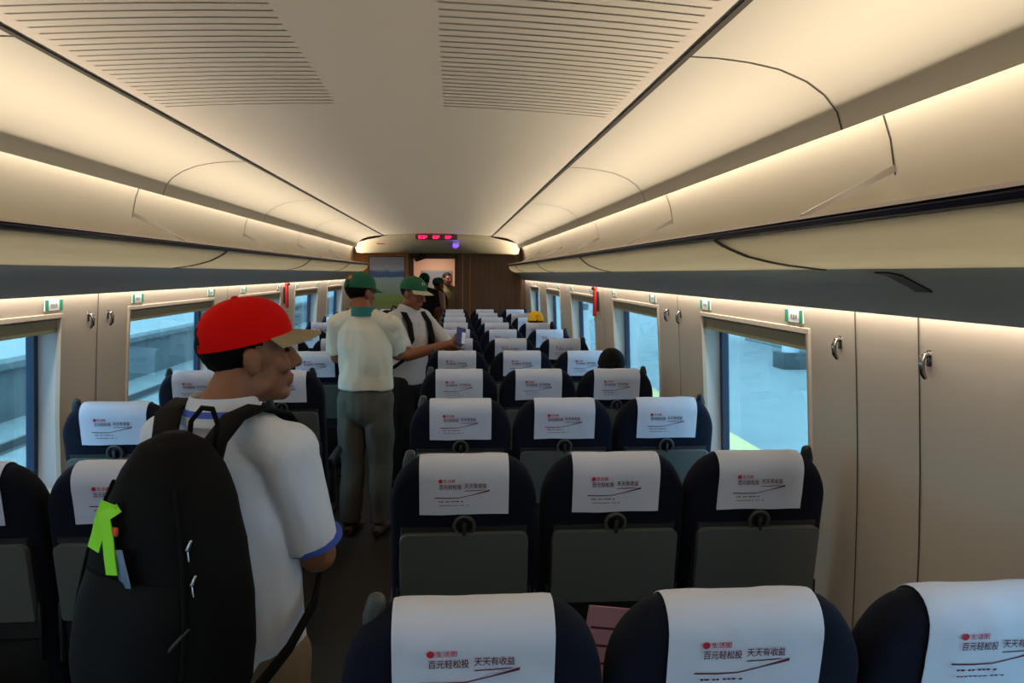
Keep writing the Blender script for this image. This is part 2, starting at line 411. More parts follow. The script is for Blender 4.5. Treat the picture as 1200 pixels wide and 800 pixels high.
# ------------------------------------------------------------------ luggage racks
RSEAM = {1: [2.49, 5.2, 7.9, 10.6], -1: [1.9, 4.5, 7.1, 9.7]}
GL = [(1.095, .118), (1.103, .090), (1.122, .058), (1.155, .033), (1.2, .017)]
UN = [(1.2, .017), (1.25, .004), (1.30, -.03), (1.33, -.075), (1.336, -.1)]
for side in (-1, 1):
    rk = empty('luggage_rack', (CX+side*1.2, 0, EYE))
    tag(rk, 'long overhead luggage rack with pale green front panels above the %s windows' % ('three-seat side' if side > 0 else 'two-seat side'), 'luggage rack', 'overhead racks along the walls')
    def rp(name, bm, m, **k):
        o = obj(name, bm, m, None, **k); o.parent = rk; o.matrix_parent_inverse = Matrix.Translation(-Vector(rk.location)); return o
    bm = bmesh.new()
    prof = [(1.084, .121), (1.080, .133), (1.088, .141), (1.118, .142), (1.124, .136), (1.12, .122), (1.1, .115)]
    ring_loft(bm, [[(CX+side*u, y, EYE+z) for u, z in prof] for y in (Y0, 11.95)]); rp('rail', bm, M['rail'])
    bm = bmesh.new()
    prof = [(1.081, .1405), (1.087, .149), (1.116, .151), (1.122, .142)]
    ring_loft(bm, [[(CX+side*u, y, EYE+z) for u, z in prof] for y in (Y0, 11.95)]); rp('rail_cap', bm, M['railcap'])
    bm = bmesh.new(); ribbon(bm, [(1.235, .045), (1.28, .045), (1.356, .045)], Y0, 11.95, .012, side); rp('shelf', bm, M['alu'])
    cuts = [Y0]+RSEAM[side]+[11.9]
    n = 10
    for a, b in zip(cuts, cuts[1:]):
        bm = bmesh.new()
        # panel ends run aslant: bottom edge lies nearer the camera than the rail edge
        def sl(t): return -.55*(t**1.3)
        rings = []
        G2 = [Vector(GL[0])]
        L = [Vector(p) for p in GL]
        P = []
        for i in range(n+1):
            f = i/n*(len(L)-1); k = min(int(f), len(L)-2); P.append(L[k].lerp(L[k+1], f-k))
        for y_, g in ((a, .012), (b, -.012)):
            rings.append([(CX+side*p.x, y_+(sl(i/n) if (y_ > Y0 and y_ < 11.9) else 0)+g, EYE+p.y) for i, p in enumerate(P)]
                         + [(CX+side*(p.x+.006), y_+(sl(i/n) if (y_ > Y0 and y_ < 11.9) else 0)+g, EYE+p.y+.006) for i, p in reversed(list(enumerate(P)))])
        ring_loft(bm, rings); rp('front_panel', bm, M['rack_glass'])
        if b < 11.8:
            bm = bmesh.new()
            ring_loft(bm, [[(CX+side*(p.x-.003), b+sl(i/n)+w, EYE+p.y-.003) for i, p in enumerate(P)]+[(CX+side*(p.x+.006), b+sl(i/n)+w, EYE+p.y+.006) for i, p in reversed(list(enumerate(P)))] for w in (-.014, .014)])
            rp('panel_joint', bm, M['groove'])
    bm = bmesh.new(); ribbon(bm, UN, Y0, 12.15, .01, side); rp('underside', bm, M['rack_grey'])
    for s_ in SEAMS:
        bm = bmesh.new()
        pr = [(1.347, .288), (1.347, .268), (1.105, .146), (1.10, .156)]
        ring_loft(bm, [[(CX+side*u, y, EYE+z) for u, z in pr] for y in (s_-.005, s_+.005)]); rp('bracket', bm, M['alu'], smooth=False)
# dark vent plates let into the rack underside
def under_pt(side, t, y):
    L = [Vector(p) for p in UN]; f = t*(len(L)-1); k = min(int(f), len(L)-2); p = L[k].lerp(L[k+1], f-k)
    return p
for i, (yv, t0, t1, lab) in enumerate(((1.69, .14, .52, 'dark slanted plate under the right luggage rack above the nearest wall panels'),)):
    bm = bmesh.new(); rings = []
    for k in range(7):
        t = t0+(t1-t0)*k/6; p = under_pt(1, t, 0); yk = yv-.055*k/6
        rings.append([(CX+p.x-.002, yk, EYE+p.y-.003), (CX+p.x-.002, yk+.06, EYE+p.y-.003), (CX+p.x+.004, yk+.06, EYE+p.y+.003), (CX+p.x+.004, yk, EYE+p.y+.003)])
    ring_loft(bm, rings)
    tag(obj('vent_plate', bm, M['dark']), lab, 'plate', 'plates under the rack')

# ------------------------------------------------------------------ lamps (cove strips and wall wash strips) and an added rack fill
def strip_light(name, side, u, z, y0, y1, w, du, dz, watts, colr, spread=180):
    L = bpy.data.lights.new(name, 'AREA'); L.shape = 'RECTANGLE'; L.size = w; L.size_y = y1-y0; L.energy = watts; L.color = colr; L.spread = R(spread)
    o = bpy.data.objects.new(name, L); col.objects.link(o)
    o.location = (CX+side*u, (y0+y1)/2, EYE+z)
    dirv = Vector((side*du, 0, dz)).normalized()
    zax = -dirv; yax = Vector((0, 1, 0)); xax = yax.cross(zax)
    o.rotation_euler = Matrix((xax, yax, zax)).transposed().to_euler()
    return o
WARM = (1.0, .88, .71); WARM2 = (1.0, .86, .72)
for side in (-1, 1):
    strip_light('cove_lamp', side, 1.228, .415, Y0+.1, 11.8, .02, 1, -.02, 9.5, WARM, 130)
    strip_light('rack_fill', side, 1.328, .085, Y0+.1, 11.8, .016, -.74, 1, 54, WARM, 92)  # added fill strip, hidden behind the rail, brightens the ceiling panels
    strip_light('wall_wash_lamp', side, 1.352, -.055, Y0+.1, 12.1, .012, .25, -1, 35, WARM2)
# ------------------------------------------------------------------ end wall, header, vestibule
bm = bmesh.new()
DX0, DX1, DZ = -.62, .04, 1.93
box(bm, (-1.75, Y1, 0), (DX0, Y1+.06, 2.6)); box(bm, (DX1, Y1, 0), (1.4, Y1+.06, 2.6)); box(bm, (DX0, Y1, DZ), (DX1, Y1+.06, 2.6))
struct(obj('wall_end', bm, M['wood_brown'], smooth=False))
bm = bmesh.new()
for a, b in ((DX0-.05, DX0), (DX1, DX1+.05)): box(bm, (a, Y1-.025, 0), (b, Y1+.08, DZ+.06), .004)
box(bm, (DX0-.05, Y1-.025, DZ), (DX1+.05, Y1+.08, DZ+.06), .004)
struct(obj('door_1', bm, M['wood_dark'], smooth=False))
bm = bmesh.new()
for x in (.16, .28): box(bm, (x, Y1-.012, 0), (x+.012, Y1, 2.05))
struct(obj('trim_1', bm, M['wood_orange'], smooth=False))
bm = bmesh.new()   # warm wood surround of the poster
box(bm, (-1.62, Y1-.02, .8), (-.70, Y1, 2.04), .004); struct(obj('trim_2', bm, M['wood_orange'], smooth=False))
# header soffit with rounded shoulders
bm = bmesh.new(); rings = []
for k in range(21):
    u = -1.22+2.44*k/20
    sag = .10*(abs(u)/1.22)**2.6
    rings.append([(CX+u, 11.0+.25*(abs(u)/1.22)**3, EYE+.57-sag*1.1 if abs(u) < .8 else EYE+.56-sag*1.3), (CX+u, 11.02+.25*(abs(u)/1.22)**3, EYE+.50-sag), (CX+u, 11.2+.2*(abs(u)/1.22)**3, EYE+.40-sag*.6), (CX+u, 11.5, EYE+.325-sag*.2), (CX+u, Y1, EYE+.315-sag*.2), (CX+u, Y1, EYE+.62)])
ring_loft(bm, rings); struct(obj('trim_header', bm, M['header']))
# poster
def poster_mat():
    m = bpy.data.materials.new('poster_print'); m.use_nodes = True; nt = m.node_tree; b = nt.nodes['Principled BSDF']; b.inputs['Roughness'].default_value = .35
    tc = nt.nodes.new('ShaderNodeTexCoord'); n = nt.nodes.new('ShaderNodeTexNoise'); n.inputs['Scale'].default_value = 3.5; n.inputs['Detail'].default_value = 6
    sx = nt.nodes.new('ShaderNodeSeparateXYZ'); ad = nt.nodes.new('ShaderNodeMath'); ad.operation = 'MULTIPLY_ADD'; ad.inputs[1].default_value = .11
    nt.links.new(tc.outputs['Generated'], sx.inputs[0]); nt.links.new(tc.outputs['Generated'], n.inputs['Vector'])
    nt.links.new(n.outputs['Fac'], ad.inputs[0]); nt.links.new(sx.outputs['Z'], ad.inputs[2])
    r = nt.nodes.new('ShaderNodeValToRGB'); cr = r.color_ramp
    stops = [(.05, (60, 50, 38)), (.24, (120, 118, 84)), (.33, (104, 116, 52)), (.44, (112, 128, 70)), (.47, (110, 132, 124)), (.68, (128, 150, 150)), (.745, (122, 146, 164)), (.75, (52, 82, 138)), (.83, (60, 92, 146)), (.87, (148, 160, 190)), (.95, (176, 178, 204))]
    cr.elements[0].position = stops[0][0]; cr.elements[0].color = (*lin(stops[0][1]), 1)
    cr.elements[1].position = stops[-1][0]; cr.elements[1].color = (*lin(stops[-1][1]), 1)
    for p, c in stops[1:-1]:
        c = tuple(min(240, v*1.3) for v in c)
        e = cr.elements.new(p); e.color = (*lin(c), 1)
    nt.links.new(ad.outputs[0], r.inputs['Fac']); nt.links.new(r.outputs[0], b.inputs['Base Color'])
    return m
po = empty('poster', (-1.04, Y1-.02, 1.45)); tag(po, 'landscape poster of mountains, lake and green meadow on the far end wall', 'poster')
bm = bmesh.new(); box(bm, (-.275, -.012, -.52), (.275, 0, .50)); obj('print', bm, poster_mat(), po, smooth=False)
bm = bmesh.new()
for lo, hi in (((-.29, -.02, -.535), (-.275, .0, .515)), ((.275, -.02, -.535), (.29, 0, .515)), ((-.29, -.02, .50), (.29, 0, .515)), ((-.29, -.02, -.535), (.29, 0, -.52))): box(bm, lo, hi)
obj('frame', bm, M['wood_brown'], po, smooth=False)
# LED display, lamp, stickers on the header
ld = empty('led_display', (-.23, 11.0, EYE+.515)); tag(ld, 'narrow display with three glowing red blocks on the header above the far door', 'display')
bm = bmesh.new(); box(bm, (-.30, -.03, -.035), (.30, .04, .035), .005); obj('housing', bm, M['wood_brown'], ld)
for cx_, w in ((-.19, .065), (.0, .05), (.175, .045)):
    bm = bmesh.new()
    for k in range(4):
        for j in range(3):
            if (k*3+j) % 5 == 4: continue
            box(bm, (cx_-w+k*w/2, -.034, -.022+j*.016), (cx_-w+k*w/2+w*.42, -.029, -.022+j*.016+.012))
    obj('lit_characters', bm, M['led'], ld, smooth=False)
vl = empty('indicator_lamp', (.05, 11.12, EYE+.40)); tag(vl, 'small white fitting with a violet glowing lamp under the far header', 'lamp')
bm = bmesh.new(); box(bm, (-.045, -.03, -.02), (.045, .06, .06), .01); obj('housing', bm, M['white'], vl)
bm = bmesh.new(); ell(bm, (-.005, -.04, -.005), (.04, .03, .03)); obj('lens', bm, M['violet'], vl)
sg = empty('warning_sign', (-1.04, 11.18, EYE+.44)); tag(sg, 'small red plate with a white tab on the left of the far header', 'sign')
bm = bmesh.new(); box(bm, (-.06, -.012, -.025), (.06, .05, .025), .004); obj('red_plate', bm, M['redplastic'], sg)
bm = bmesh.new(); box(bm, (.07, -.008, -.012), (.16, .05, .02), .003); obj('white_tab', bm, M['white'], sg)
cc = empty('ceiling_camera', (-.50, 12.02, EYE+.31)); tag(cc, 'dark ceiling camera on a bracket above the far doorway', 'camera')
bm = bmesh.new(); box(bm, (-.03, -.03, -.03), (.03, .03, .0), .005); obj('bracket', bm, M['black'], cc)
bm = bmesh.new(); tube(bm, [(.07, -.05, -.05), (-.06, .02, -.09)], [.035, .04]); obj('body', bm, M['black'], cc)
bm = bmesh.new(); ell(bm, (.085, -.06, -.045), (.018, .018, .018)); obj('lens', bm, M['chrome'], cc)

# vestibule beyond the door
VY = 14.6
M['vest'] = mat('vestibule_panel', (196, 158, 132), .5)
bm = bmesh.new()
box(bm, (-1.30, Y1+.06, 0), (-1.25, VY, 2.3)); box(bm, (.65, Y1+.06, 0), (.70, VY, 2.3))
struct(obj('wall_vestibule', bm, M['vest'], smooth=False))
bm = bmesh.new(); box(bm, (-1.3, Y1+.06, 2.12), (.7, VY, 2.16)); struct(obj('ceiling_vestibule', bm, M['vest'], smooth=False))
bm = bmesh.new(); box(bm, (-1.3, VY, 0), (-.75, VY+.05, 2.3)); box(bm, (.15, VY, 0), (.7, VY+.05, 2.3)); box(bm, (-.75, VY, 1.98), (.15, VY+.05, 2.3))
struct(obj('wall_vestibule_end', bm, M['vest'], smooth=False))
bm = bmesh.new(); box(bm, (-.75, VY+.03, 0), (.15, VY+.07, 1.98)); box(bm, (-.6, VY+.0, .9), (0, VY+.035, 1.75), .02, mi=1)
struct(obj('door_2', bm, [M['vest'], M['kiosk']], smooth=False))
L = bpy.data.lights.new('vestibule_lamp', 'AREA'); L.shape = 'DISK'; L.size = .5; L.energy = 14; L.color = (1, .82, .7)
o = bpy.data.objects.new('vestibule_lamp', L); col.objects.link(o); o.location = (-.3, 13.9, 2.1)

# ------------------------------------------------------------------ hooks, number plates, hammers
def hook(side, y, lab):
    z = 1.49; u = wu(z-EYE)
    h = empty('coat_hook', (CX+side*u, y, z)); tag(h, lab, 'coat hook', 'coat hooks on the wall pillars')
    bm = bmesh.new(); box(bm, (-.004, -.010, -.012), (.004, .010, .030), .003)
    bm2 = bmesh.new()
    tube(bm2, [(-side*.002, 0, .018), (-side*.016, 0, .016), (-side*.022, 0, .0), (-side*.018, 0, -.028), (-side*.010, 0, -.040)], [.0075, .0075, .0075, .007, .005])
    obj('plate', bm, M['chrome'], h); obj('arm', bm2, M['chrome'], h)
hook(1, 2.19, 'chrome coat hook beside the nearest right window, on the left of two joints')
hook(1, 1.76, 'chrome coat hook nearest the camera on the right wall panels')
hook(1, 4.02, 'farther chrome coat hook of the pair on second right wall pillar')
hook(1, 3.80, 'nearer chrome coat hook of the pair on second right wall pillar')
hook(-1, 3.44, 'nearer chrome coat hook of the pair between the two left windows')
hook(-1, 3.63, 'farther chrome coat hook of the pair between the two left windows')
ORD = ['first', 'second', 'third', 'fourth', 'fifth', 'sixth', 'seventh', 'eighth', 'ninth', 'tenth', 'eleventh', 'twelfth']
def plate(side, y, lab):
    z = 1.562; u = wu(z-EYE)
    p = empty('seat_number_plate', (CX+side*u, y, z)); tag(p, lab, 'number plate', 'seat number plates above the windows')
    tilt = Matrix.Rotation(-side*.05, 4, 'Y')
    bm = bmesh.new(); box(bm, (-.004, -.065, -.022), (.004, .065, .022), .001, M4=tilt); obj('panel', bm, M['white'], p, smooth=False)
    bm = bmesh.new()
    for a, b in ((-.065, -.043), (.043, .065)): box(bm, (-side*.0052-.001, a, -.022), (-side*.0052+.001, b, .022), M4=tilt)
    obj('green_bars', bm, M['green'], p, smooth=False)
    bm = bmesh.new()
    for k in range(3): box(bm, (-side*.0052-.001, -.024+k*.018, -.006), (-side*.0052+.001, -.014+k*.018, .006), M4=tilt)
    obj('print', bm, M['rack_grey'], p, smooth=False)
wn = {1: [3, 4, 5, 6, 7], -1: [3, 4, 5, 6, 7]}
for side in (1, -1):
    for k in wn[side]:
        a, b = WIN[side][k]
        for y, e in ((a+.10, 'near'), (b-.06, 'far')):
            if side < 0 and k == 3 and e == 'near': continue
            plate(side, y, 'white seat number plate with green ends, %s end of %s %s window' % (e, ORD[k-3], 'right' if side > 0 else 'left'))
def hammer(side, y, lab):
    z = 1.50; u = wu(z-EYE)
    h = empty('emergency_hammer', (CX+side*(u-.03), y, z)); tag(h, lab, 'emergency hammer', 'red emergency hammers on the pillars')
    bm = bmesh.new(); box(bm, (-.012, -.03, -.14), (.012, .03, .10), .008); obj('case', bm, M['redplastic'], h)
    bm = bmesh.new(); tube(bm, [(-side*.012, -.02, .085), (-side*.012, .05, .085)], [.016, .012]); obj('head', bm, M['redplastic'], h)
    bm = bmesh.new(); box(bm, (min(0, side*.03), -.02, -.1), (max(0, side*.03), .02, .06)); obj('mount', bm, M['dark'], h)
hammer(1, 6.0, 'red emergency hammer on the right wall beyond the second window')
hammer(-1, 7.3, 'red emergency hammer on the left wall beyond the third window')

# ------------------------------------------------------------------ seats
HW, TOP, TH, SH = .215, 1.17, .11, .15
def ztop(x):
    a = abs(x)
    if a <= .115: return TOP
    return TOP-.15*(1-math.sqrt(max(0, 1-((a-.115)/(HW-.115))**2)))
def thick(x): return (1-min(1, abs(x)/HW)**5)**.2
def shear(y, z): return y+(1.10-z)*SH
def back_surf(x, y, z):
    """y, z on the straight profile -> point on the backrest surface at column x"""
    yy = TH/2+(y-TH/2)*max(.12, thick(x))
    zz = z if z < .95 else .95+(z-.95)*(ztop(x)-.95)/(TOP-.95)
    return Vector((x, shear(yy, zz), zz))
def profile(off=0, zb=.42, n=9):
    r = TH/2+off; zc_ = TOP-TH/2
    pts = [(-off, zb), (-off, .6), (-off, .8), (-off, .95), (-off, 1.02), (-off, 1.07)]
    for k in range(n+1):
        a = math.pi*k/n
        pts.append((TH/2-r*math.cos(a), zc_+r*math.sin(a)))
    pts += [(TH+off, 1.07), (TH+off, 1.02), (TH+off, .95), (TH+off, .8), (TH+off, .6), (TH+off, zb)]
    return pts
def seat_back_bm():
    bm = bmesh.new(); xs = [HW*math.sin(math.pi/2*k/14) for k in range(-14, 15)]
    pr = profile()
    ring_loft(bm, [[back_surf(x, y, z) for y, z in pr] for x in xs], True)
    return bm
def cover_bm(seed, flat=False):
    rnd = random.Random(seed); bm = bmesh.new()
    # path along the profile: front hem -> over the top -> rear hem, sampled evenly
    path = []
    r = TH/2; zc_ = TOP-r
    for z in (1.04, 1.08): path.append((TH, z))
    for k in range(13):
        a = math.pi*(1-k/12); path.append((r-r*math.cos(a), zc_+r*math.sin(a)))
    for k in range(1, 10): path.append((0, zc_-(zc_-1.005)*k/9))
    xs = [-.1285+.257*k/20 for k in range(21)]
    ph = rnd.uniform(0, 6)
    def P(x, i, off):
        y, z = path[i]
        nx = (y-r); nz = (z-zc_)
        if z > zc_: nn = Vector((nx, nz)).normalized()
        else: nn = Vector((1 if y > r else -1, 0))
        t = i/(len(path)-1)
        w = .0035+.0022*(noise.noise(Vector((x*14+ph, t*3, seed)))+.6*noise.noise(Vector((x*30-t*9, t*7, seed+5))))
        y2 = y+nn.x*(w+off); z2 = z+nn.y*(w+off)
        if i == len(path)-1: z2 += .004*noise.noise(Vector((x*9, seed, 1)))
        return back_surf(x, y2, z2)
    outer = [[P(x, i, .0015) for i in range(len(path))] for x in xs]
    inner = [[P(x, i, 0.0) for i in range(len(path))] for x in xs]
    Vo = [[bm.verts.new(p) for p in r_] for r_ in outer]; Vi = [[bm.verts.new(p) for p in r_] for r_ in inner]
    nx_, ni = len(xs), len(path)
    for a in range(nx_-1):
        for i in range(ni-1):
            bm.faces.new((Vo[a][i], Vo[a][i+1], Vo[a+1][i+1], Vo[a+1][i])); bm.faces.new((Vi[a][i], Vi[a+1][i], Vi[a+1][i+1], Vi[a][i+1]))
    for a in range(nx_-1):
        for i in (0, ni-1): bm.faces.new((Vo[a][i], Vo[a+1][i], Vi[a+1][i], Vi[a][i]))
    for i in range(ni-1):
        for a in (0, nx_-1): bm.faces.new((Vo[a][i], Vo[a][i+1], Vi[a][i+1], Vi[a][i]))
    return bm
def rear_map(x, z, lift=.0078):
    return back_surf(x, -lift, z)
def text_bm(body, height, width=None):
    cu = bpy.data.curves.new('txt', 'FONT'); cu.body = body; cu.size = 1; cu.resolution_u = 3; cu.offset = .010
    o = bpy.data.objects.new('txt', cu); col.objects.link(o)
    dg = bpy.context.evaluated_depsgraph_get(); dg.update()
    me = bpy.data.meshes.new_from_object(o.evaluated_get(dg))
    bpy.data.objects.remove(o); bpy.data.curves.remove(cu)
    bm = bmesh.new(); bm.from_mesh(me); bpy.data.meshes.remove(me)
    xs = [v.co.x for v in bm.verts]; ys = [v.co.y for v in bm.verts]
    x0, x1, y0, y1 = min(xs), max(xs), min(ys), max(ys)
    sy = height/(y1-y0); sx = sy if width is None else width/(x1-x0)
    for v in bm.verts: v.co = Vector(((v.co.x-x0)*sx, 0, (v.co.y-y0)*sy))
    return bm
def to_cover(bm, x, z):
    for v in bm.verts: v.co = rear_map(v.co.x+x, v.co.z+z)
    return bm
def merge(a, b, mi=0):
    me = bpy.data.meshes.new('t'); b.to_mesh(me); b.free()
    n0 = len(a.faces); a.from_mesh(me); bpy.data.meshes.remove(me); a.faces.ensure_lookup_table()
    for f in a.faces[n0:]: f.material_index = mi
CX0 = -.1275
def logo_bm():
    bm = bmesh.new()
    g = bmesh.ops.create_circle(bm, cap_ends=True, segments=20, radius=.0062)
    for v in g['verts']: v.co = rear_map(CX0+.0595+v.co.x, 1.1085+v.co.y)
    merge(bm, to_cover(text_bm('生活圈', .0105, .033), CX0+.068, 1.1035))
    return bm
def slogan_bm():
    bm = to_cover(text_bm('百元轻松投', .0155, .064), CX0+.056, 1.083)
    merge(bm, to_cover(text_bm('天天有收益', .0155, .064), CX0+.128, 1.086))
    def strip(pts, w):
        vs = []
        for (x, z), ww in zip(pts, w):
            vs.append((bm.verts.new(rear_map(CX0+x, z+ww/2)), bm.verts.new(rear_map(CX0+x, z-ww/2))))
        for a, b in zip(vs, vs[1:]): bm.faces.new((a[0], b[0], b[1], a[1]))
    strip([(.043, 1.058), (.08, 1.0565), (.115, 1.0575), (.15, 1.0655), (.18, 1.0735), (.2, 1.079)], [.003, .003, .0022, .0022, .004, .0055])
    strip([(.128, 1.078), (.15, 1.0785), (.172, 1.0795), (.188, 1.081)], [.0018, .0022, .0022, .0012])
    rnd = random.Random(3)
    for z, x0, x1, h in ((1.046, .054, .122, .006), (1.034, .056, .145, .004)):   # unreadable small print
        x = x0
        while x < x1:
            w = rnd.uniform(.004, .008)
            strip([(x, z+rnd.uniform(-.0006, .0006)), (x+w, z)], [h*.55, h*.5]); x += w+rnd.choice((.0016, .0016, .006))
    return bm
def make_seat(aisle=None, last=False):
    s = empty('train_seat')
    back = obj('backrest', seat_back_bm(), M['navy'], s, angle=60)
    bm = bmesh.new()
    # rear lower shell
    rings = []
    for z in (.40, .55, .70, .85, .952, .965):
        hw = .198 if z < .95 else .192
        rings.append([(x, shear(yv, z), z) for x, yv in ((-hw, .03), (-hw+.012, -.008), (hw-.012, -.008), (hw, .03))])
    ring_loft(bm, rings); obj('back_shell', bm, M['shell'], s)
    # tray table
    bm = bmesh.new()
    out = []; hw, z0, z1, rc = .186, .722, .952, .022
    for cx_, cz, a0 in ((hw-rc, z1-rc, 0), (-hw+rc, z1-rc, 90), (-hw+rc*.4, z0+rc*.4, 180), (hw-rc*.4, z0+rc*.4, 270)):
        rr_ = rc if cz > .8 else rc*.4
        for k in range(6):
            a = R(a0+90*k/5); out.append((cx_+rr_*math.cos(a), cz+rr_*math.sin(a)))
    ring_loft(bm, [[(x*.99, shear(-.0305, z), .837+(z-.837)*.985) for x, z in out], [(x, shear(-.027, z), z) for x, z in out], [(x, shear(-.009, z), z) for x, z in out]])
    tr = obj('tray_table', bm, M['tray'], s)
    for sx in (-1, 1):
        bm = bmesh.new(); box(bm, (sx*.193-.005, shear(-.03, .7), .60), (sx*.193+.005, shear(-.005, .7), .775), .004)
        obj('tray_arm', bm, M['dark'], tr)
    # latch: ring and turning lever
    lt = bmesh.new(); ring = []
    for k in range(24):
        a = 2*math.pi*k/24; ring.append([(.0 + (.029+.0055*math.cos(b))*math.cos(a), -.016+.006*math.sin(b), (.029+.0055*math.cos(b))*math.sin(a)) for b in [2*math.pi*j/8 for j in range(8)]])
    V = ring_loft(lt, ring, False)
    for i in range(8): lt.faces.new((V[-1][i], V[-1][(i+1) % 8], V[0][(i+1) % 8], V[0][i]))
    for v in lt.verts: v.co = Vector((v.co.x, shear(v.co.y, .972+v.co.z), .972+v.co.z))
    la = obj('latch', lt, M['handle'], s)
    lv = bmesh.new()
    r_ = [[(sx*(.024*math.cos(a)), shear(yv, .972+.024*math.sin(a)), .972+.024*math.sin(a)) for a in [2*math.pi*j/16 for j in range(16)] for sx in (1,)] for yv in (-.001, -.012)]
    ring_loft(lv, r_)
    box(lv, (-.006, shear(-.03, .96), .945), (.006, shear(-.008, .96), .985), .003)
    obj('lever', lv, M['dark'], la)
    # pocket
    bm = bmesh.new(); rings = []
    for z, bul in ((.44, .012), (.52, .030), (.60, .028), (.66, .018)):
        rings.append([(x, shear(yv, z), z) for x, yv in ((-.185, -.008), (-.15, -.008-bul), (.15, -.008-bul), (.185, -.008))])
    ring_loft(bm, rings); obj('pocket', bm, M['black'], s)
    # headrest cover
    cv = obj('headrest_cover', cover_bm(11), M['cloth'], s); cv['label'] = 'white cloth headrest cover'
    obj('logo', logo_bm(), M['red'], cv, smooth=False)
    obj('slogan', slogan_bm(), M['maroon'], cv, smooth=False)
    # cushion
    bm = bmesh.new(); box(bm, (-.198, .20, .34), (.198, .64, .47), .045, 4); obj('seat_cushion', bm, M['navy'], s)
    # armrest, base and legs
    def arm(x):
        b_ = bmesh.new(); box(b_, (x-.018, .20, .60), (x+.018, .52, .65), .012, 3); box(b_, (x-.014, .24, .38), (x+.014, .32, .61), .004)
        obj('armrest', b_, M['dark'], s)
    arm(-.22)
    if last: arm(.22)
    bm = bmesh.new(); box(bm, (-.205, .17, .28), (.205, .56, .35), .01); box(bm, (-.08, .24, .0), (.08, .46, .29), .01)
    obj('base', bm, M['shell'], s)
    if aisle:
        sx, m_ = aisle
        bm = bmesh.new()
        x = sx*.155
        tube(bm, [(x, .05, 1.09), (x+sx*.004, .045, 1.15), (x, .04, 1.178)], [(.020, .013), (.020, .015), (.015, .012)], ref=(0, 1, 0))
        obj('grab_handle', bm, M[m_], s)
    return s
SEATX = {'aisle_r': .035, 'mid': .475, 'win_r': .915, 'aisle_l': -.905, 'win_l': -1.345}
protos = {'aisle_r': make_seat((-1, 'handle')), 'mid': make_seat(), 'win_r': make_seat((1, 'dark'), True),
          'win_l': make_seat((-1, 'dark')), 'aisle_l': make_seat((1, 'dark'), True)}
used = set()
COVERS = [obj('headrest_cover', cover_bm(20+k), M['cloth']) for k in range(4)]
cmesh = [c.data for c in COVERS]
for c in COVERS: bpy.data.objects.remove(c)
def place(kind, row, y):
    if kind in used: o = copy_tree(protos[kind])
    else: o = protos[kind]; used.add(kind)
    o.location = (SEATX[kind]+random.uniform(-.003, .003), y, 0)
    for c in o.children:
        if c.name.startswith('headrest_cover'): c.data = random.choice(cmesh)
    side = 'three-seat' if kind in ('aisle_r', 'mid', 'win_r') else 'two-seat'
    pl = {'aisle_r': 'aisle', 'mid': 'middle', 'win_r': 'window', 'win_l': 'window', 'aisle_l': 'aisle'}[kind]
    tag(o, 'navy seat, white headrest cover, %s place in the %s row on the %s side' % (pl, ORD[row], side), 'seat', 'train seats on the %s side' % side)
    return o
RY = [1.135+.98*i for i in range(11)]; LY = [2.09+.98*i for i in range(10)]
for i, y in enumerate(RY):
    for k in ('aisle_r', 'mid', 'win_r'): place(k, i, y)
for i, y in enumerate(LY):
    for k in ('win_l', 'aisle_l'): place(k, i, y)
# magazines in the second row pockets
def magazine(x, y, m, lab, lean):
    g = empty('magazine', (x, y, 0)); tag(g, lab, 'magazine', 'reading matter in the seat pockets')
    bm = bmesh.new()
    box(bm, (-.065, -.004, -.15), (.065, .003, .13), .001, M4=Matrix.Translation((0, shear(-.040, .62), .585)) @ Matrix.Rotation(lean, 4, 'Y') @ Matrix.Rotation(.15, 4, 'X'))
    obj('cover', bm, m, g, smooth=False)
    bm = bmesh.new()
    for z, w in ((.06, .05), (.0, .055), (-.06, .04)): box(bm, (-w, -.0048, z-.004), (w, -.0038, z+.004), M4=Matrix.Translation((0, shear(-.040, .62), .585)) @ Matrix.Rotation(lean, 4, 'Y') @ Matrix.Rotation(.15, 4, 'X'))
    obj('print_lines', bm, M['maroon'], g, smooth=False)
magazine(.455, RY[1], M['pink'], 'pink magazine in the pocket of the second row middle seat', .12)
magazine(.03, RY[1], M['paper'], 'tan booklet in the pocket of the second row aisle seat', .0)

# ------------------------------------------------------------------ people
def hand(bm, w, d, n, sgn, curl=.5, s=1.0, spread=.0):
    """w wrist, d direction of the palm, n back-of-hand normal; sgn +1 thumb towards d x n"""
    w, d, n = Vector(w), Vector(d).normalized(), Vector(n); n = (n-d*n.dot(d)).normalized(); a = d.cross(n)*sgn
    tube(bm, [w-d*.01*s, w+d*.035*s, w+d*.085*s], [(.026*s, .02*s), (.038*s, .017*s), (.04*s, .014*s)], ref=n)
    for i, (o_, l) in enumerate(((.029, .068), (.010, .076), (-.010, .071), (-.028, .055))):
        p = w+d*.085*s+a*o_*s; dr = (d+a*o_*spread*8).normalized(); pts = [p-d*.015*s, p]; rad = [.0095*s, .0092*s]; ang = 0
        for k in range(3):
            ang += curl*(.75, .9, .6)[k]
            dd = dr*math.cos(ang)-n*math.sin(ang); p = p+dd*l*(.45, .32, .25)[k]*s; pts.append(p); rad.append((.0088, .0082, .0072)[k]*s)
        tube(bm, pts, rad, ref=n, n=10)
    p = w+d*.022*s+a*.03*s; pts = [p-a*.012*s, p]; rad = [.013*s, .012*s]
    for k, l in enumerate((.036, .030)):
        dd = (d*.75+a*(.65-.45*k)-n*(.2+.5*k*curl)).normalized(); p = p+dd*l*s; pts.append(p); rad.append((.0105, .009)[k]*s)
    tube(bm, pts, rad, ref=n, n=10)
